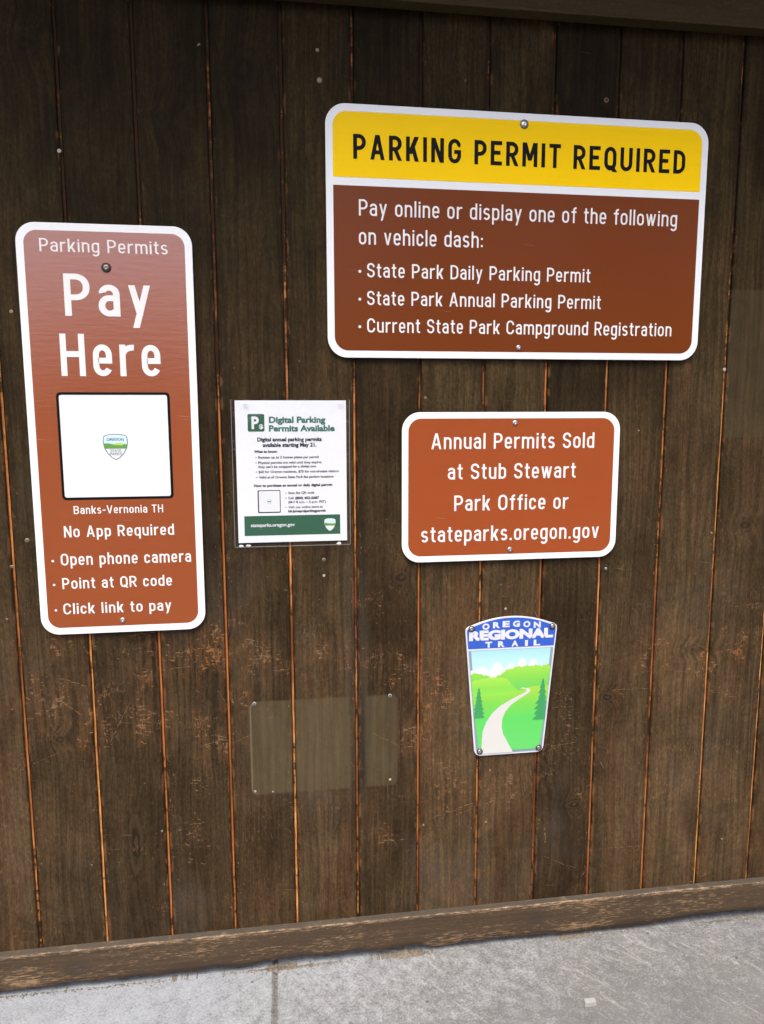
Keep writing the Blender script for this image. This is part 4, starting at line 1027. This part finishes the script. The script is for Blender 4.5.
def fir(px, ptop, pbot, wl, wr, seed):
    rr_ = random.Random(seed); x, zt = TW(px, ptop); _, zb2 = TW(px, pbot); n = 8; A = []; B = []
    for i in range(n):
        t_ = (i+1)/n; z = zt+(zb2-zt)*t_; k_ = t_**.85
        A += [(x-wl*k_*(.85+.3*rr_.random()), z+.002), (x-wl*k_*.62, z+.0012)]
        B += [(x+wr*k_*(.85+.3*rr_.random()), z+.002), (x+wr*k_*.62, z+.0012)]
    pts = [(x, zt)] + A + list(reversed(B))
    lim = lambda p: (min(max(p[0], mid(p[1])-half(p[1])+.0046), mid(p[1])+half(p[1])-.0046), p[1])
    return [lim(p) for p in pts]
mb = MB(); mb.flat(fir(478.7, 687, 718.5, .014, .0150, 3), YM-.0015); fix_normals(mb.build('picture_fir', FIR, tm))
mb = MB(); mb.flat(fir(543.2, 677.5, 719.5, .0225, .014, 5), YM-.0015); fix_normals(mb.build('picture_fir', FIR, tm))
# lettering of the banner
zR = (TW(468.9, 639.8)[1]+TW(552.9, 636.9)[1])/2; capR = TW(480, 630.5)[1]-TW(480, 639.4)[1]
ft(tm, 'lettering', 'REGIONAL', TW(469, 638)[0], TW(552.9, 638)[0], zR, capR, YM-.0006, TWHITE, .066)
zT = (TW(485.2, 647)[1]+TW(540, 645.2)[1])/2; capT = TW(490, 641.4)[1]-TW(490, 646.9)[1]
for ch, px in zip('TRAIL', (488.6, 501.3, 514.8, 526.3, 536.8)):
    x = TW(px, 645)[0]; hw_ = {'I': .0032}.get(ch, .0074); ft(tm, 'lettering', ch, x-hw_, x+hw_, zT, capT, YM-.0006, TWHITE, .052)
for ch, px, py in (('O', 485.9, 626.4), ('R', 496.5, 624.8), ('E', 506.1, 623.8), ('G', 516.4, 623.5), ('O', 526.8, 623.8), ('N', 537.2, 624.4)):
    x, z = TW(px, py); ft(tm, 'lettering', ch, x-.0078, x+.0078, z-capT*.52, capT*1.04, YM-.0006, TWHITE, .052)
for px, py in ((471.4, 628.8), (552.3, 626), (479.6, 751.3), (538.6, 747.5)):
    x, z = W(px, py, .006); fastener('bolt', x, z, .0046, STEEL, RUST, h=.0016, parent=tm, y=YM-.0017)

# ------------------------------------------------------------------ chip on the slab, grit along the sill, putty dabs
d = r2*((589.8-382)/FPX) + u2*(-(1004.5-512)/FPX) + fwd; t_ = -HC/d.z; cx, cy = d.x*t_, -DIST+d.y*t_
ch = MB(); vs = []; rr_ = random.Random(4)
prof = [(-.0125, -.0055, .0), (.0125, -.0045, 0), (.0130, .006, 0), (-.0115, .0065, 0), (-.0118, -.0048, .0085), (.0112, -.004, .0075), (.0118, .005, .0092), (-.0100, .0058, .009), (0, -.006, .0088), (.001, -.0062, 0)]
ch.add([(cx+p[0], cy+p[1], p[2]) for p in prof], [(0,9,8,4), (9,1,5,8), (1,2,6,5), (2,3,7,6), (3,0,4,7), (4,8,5,6,7)])
co = ch.build('stone_chip', CHIP); co.location = (0, 0, .0005)
tag(co, 'small pale broken chip of stone lying on the grey slab', 'stone')
mb = MB(); rr_ = random.Random(12)
for i in range(9000):
    x = -.75+2.1*rr_.random()
    dn = mnoise.noise((x*6, 1.5, 0))
    pile = math.exp(-((x-.26)/.035)**2)+.7*math.exp(-((x+.03)/.03)**2)+.5*math.exp(-((x-.95)/.1)**2)+.4*math.exp(-((x+.55)/.12)**2)
    if rr_.random() > .22+dn*.9+pile: continue
    y = -SILL_P-.001-abs(rr_.gauss(0, .0045))+.004; r_ = .0005+.0019*rr_.random()**3; zb0 = max(0, .010*pile-.9*abs(y+SILL_P+.001))*rr_.random()
    a0 = rr_.random()*6.3
    v = [(x+r_*math.cos(a0+k_*2.09)*1.3, y+r_*math.sin(a0+k_*2.09), zb0) for k_ in range(3)] + [(x, y, zb0+r_*1.3)]
    mb.add(v, [(0,1,3), (1,2,3), (2,0,3)])
n = 900; b0 = len(mb.v); x0_, x1_ = -.95, 1.55
rows = []
for i in range(n+1):
    x = x0_+(x1_-x0_)*i/n
    hh = .0050*max(0, mnoise.noise((x*7, 2, 0))+.05)-.0016+.0030*mnoise.noise((x*60, 1, 0))+.0020*mnoise.noise((x*210, 7, 0))
    for cx_, wd_, h_ in ((.26, .026, .011), (-.03, .016, .007), (.0, .016, .003)): hh += (.6+.8*mnoise.noise((x*90, 5, 5)))*h_*math.exp(-((x-cx_)/wd_)**2)
    hh = max(-.0015, hh); e_ = .0035*mnoise.noise((x*40, 3, 3))+.002*mnoise.noise((x*150, 3, 3))
    rows.append([(x, -SILL_P-.007-max(0, hh)*.75-e_, -.001), (x, -SILL_P-.004-e_*.5, hh*.75), (x, -SILL_P+.001, hh), (x, -SILL_P+.012, hh*.8)])
mb.add([p for r_ in rows for p in r_], [(i*4+j, i*4+j+1, (i+1)*4+j+1, (i+1)*4+j)[::-1] for i in range(n) for j in range(3)])
g_ = mb.build('sand_grit', DIRT); g_['kind'] = 'stuff'

# ------------------------------------------------------------------ woods across the lot (unseen; heights and gap shaped for the glare on the signs)
LEAF = mat_plain('conifer_needles', (.035, .065, .022), .8, .2, 0, .8, 2.); BARK = mat_plain('bark', (.09, .065, .045), .9, .2)
mb = MB(); rr_ = random.Random(21)
for i in range(46):
    x = -34+68*(i+rr_.random()*.8)/46; y = -22-10*rr_.random()
    u = x/30
    h = 5.4+1.4*rr_.random() if -.55 < u < .12 else 11+7*rr_.random()
    mb.add([(x+.16*math.cos(k_*1.57), y+.16*math.sin(k_*1.57), -.02) for k_ in range(4)] + [(x+.03*math.cos(k_*1.57), y+.03*math.sin(k_*1.57), h*.96) for k_ in range(4)], [(k_, (k_+1)%4, 4+(k_+1)%4, 4+k_) for k_ in range(4)], 1)
    for q in range(260):
        t_ = rr_.random()**.8; z = h*(1-.92*t_); R_ = (.15+.21*h*t_)*(.35+.65*rr_.random()); a_ = rr_.random()*6.283
        px_, py_ = x+R_*math.cos(a_), y+R_*math.sin(a_); s_ = .25+.35*t_
        c0, s0 = math.cos(a_), math.sin(a_)
        mb.add([(px_-s0*s_*.5-c0*s_, py_+c0*s_*.5-s0*s_, z+.15), (px_+c0*s_*.6, py_+s0*s_*.6, z-.25*s_), (px_+s0*s_*.5-c0*s_*.6, py_-c0*s_*.5-s0*s_*.6, z+.1), (px_-c0*s_*.9, py_-s0*s_*.9, z+.35)], [(0,1,2,3)], 0)
w_ = mb.build('distant_woods', [LEAF, BARK]); w_['kind'] = 'stuff'
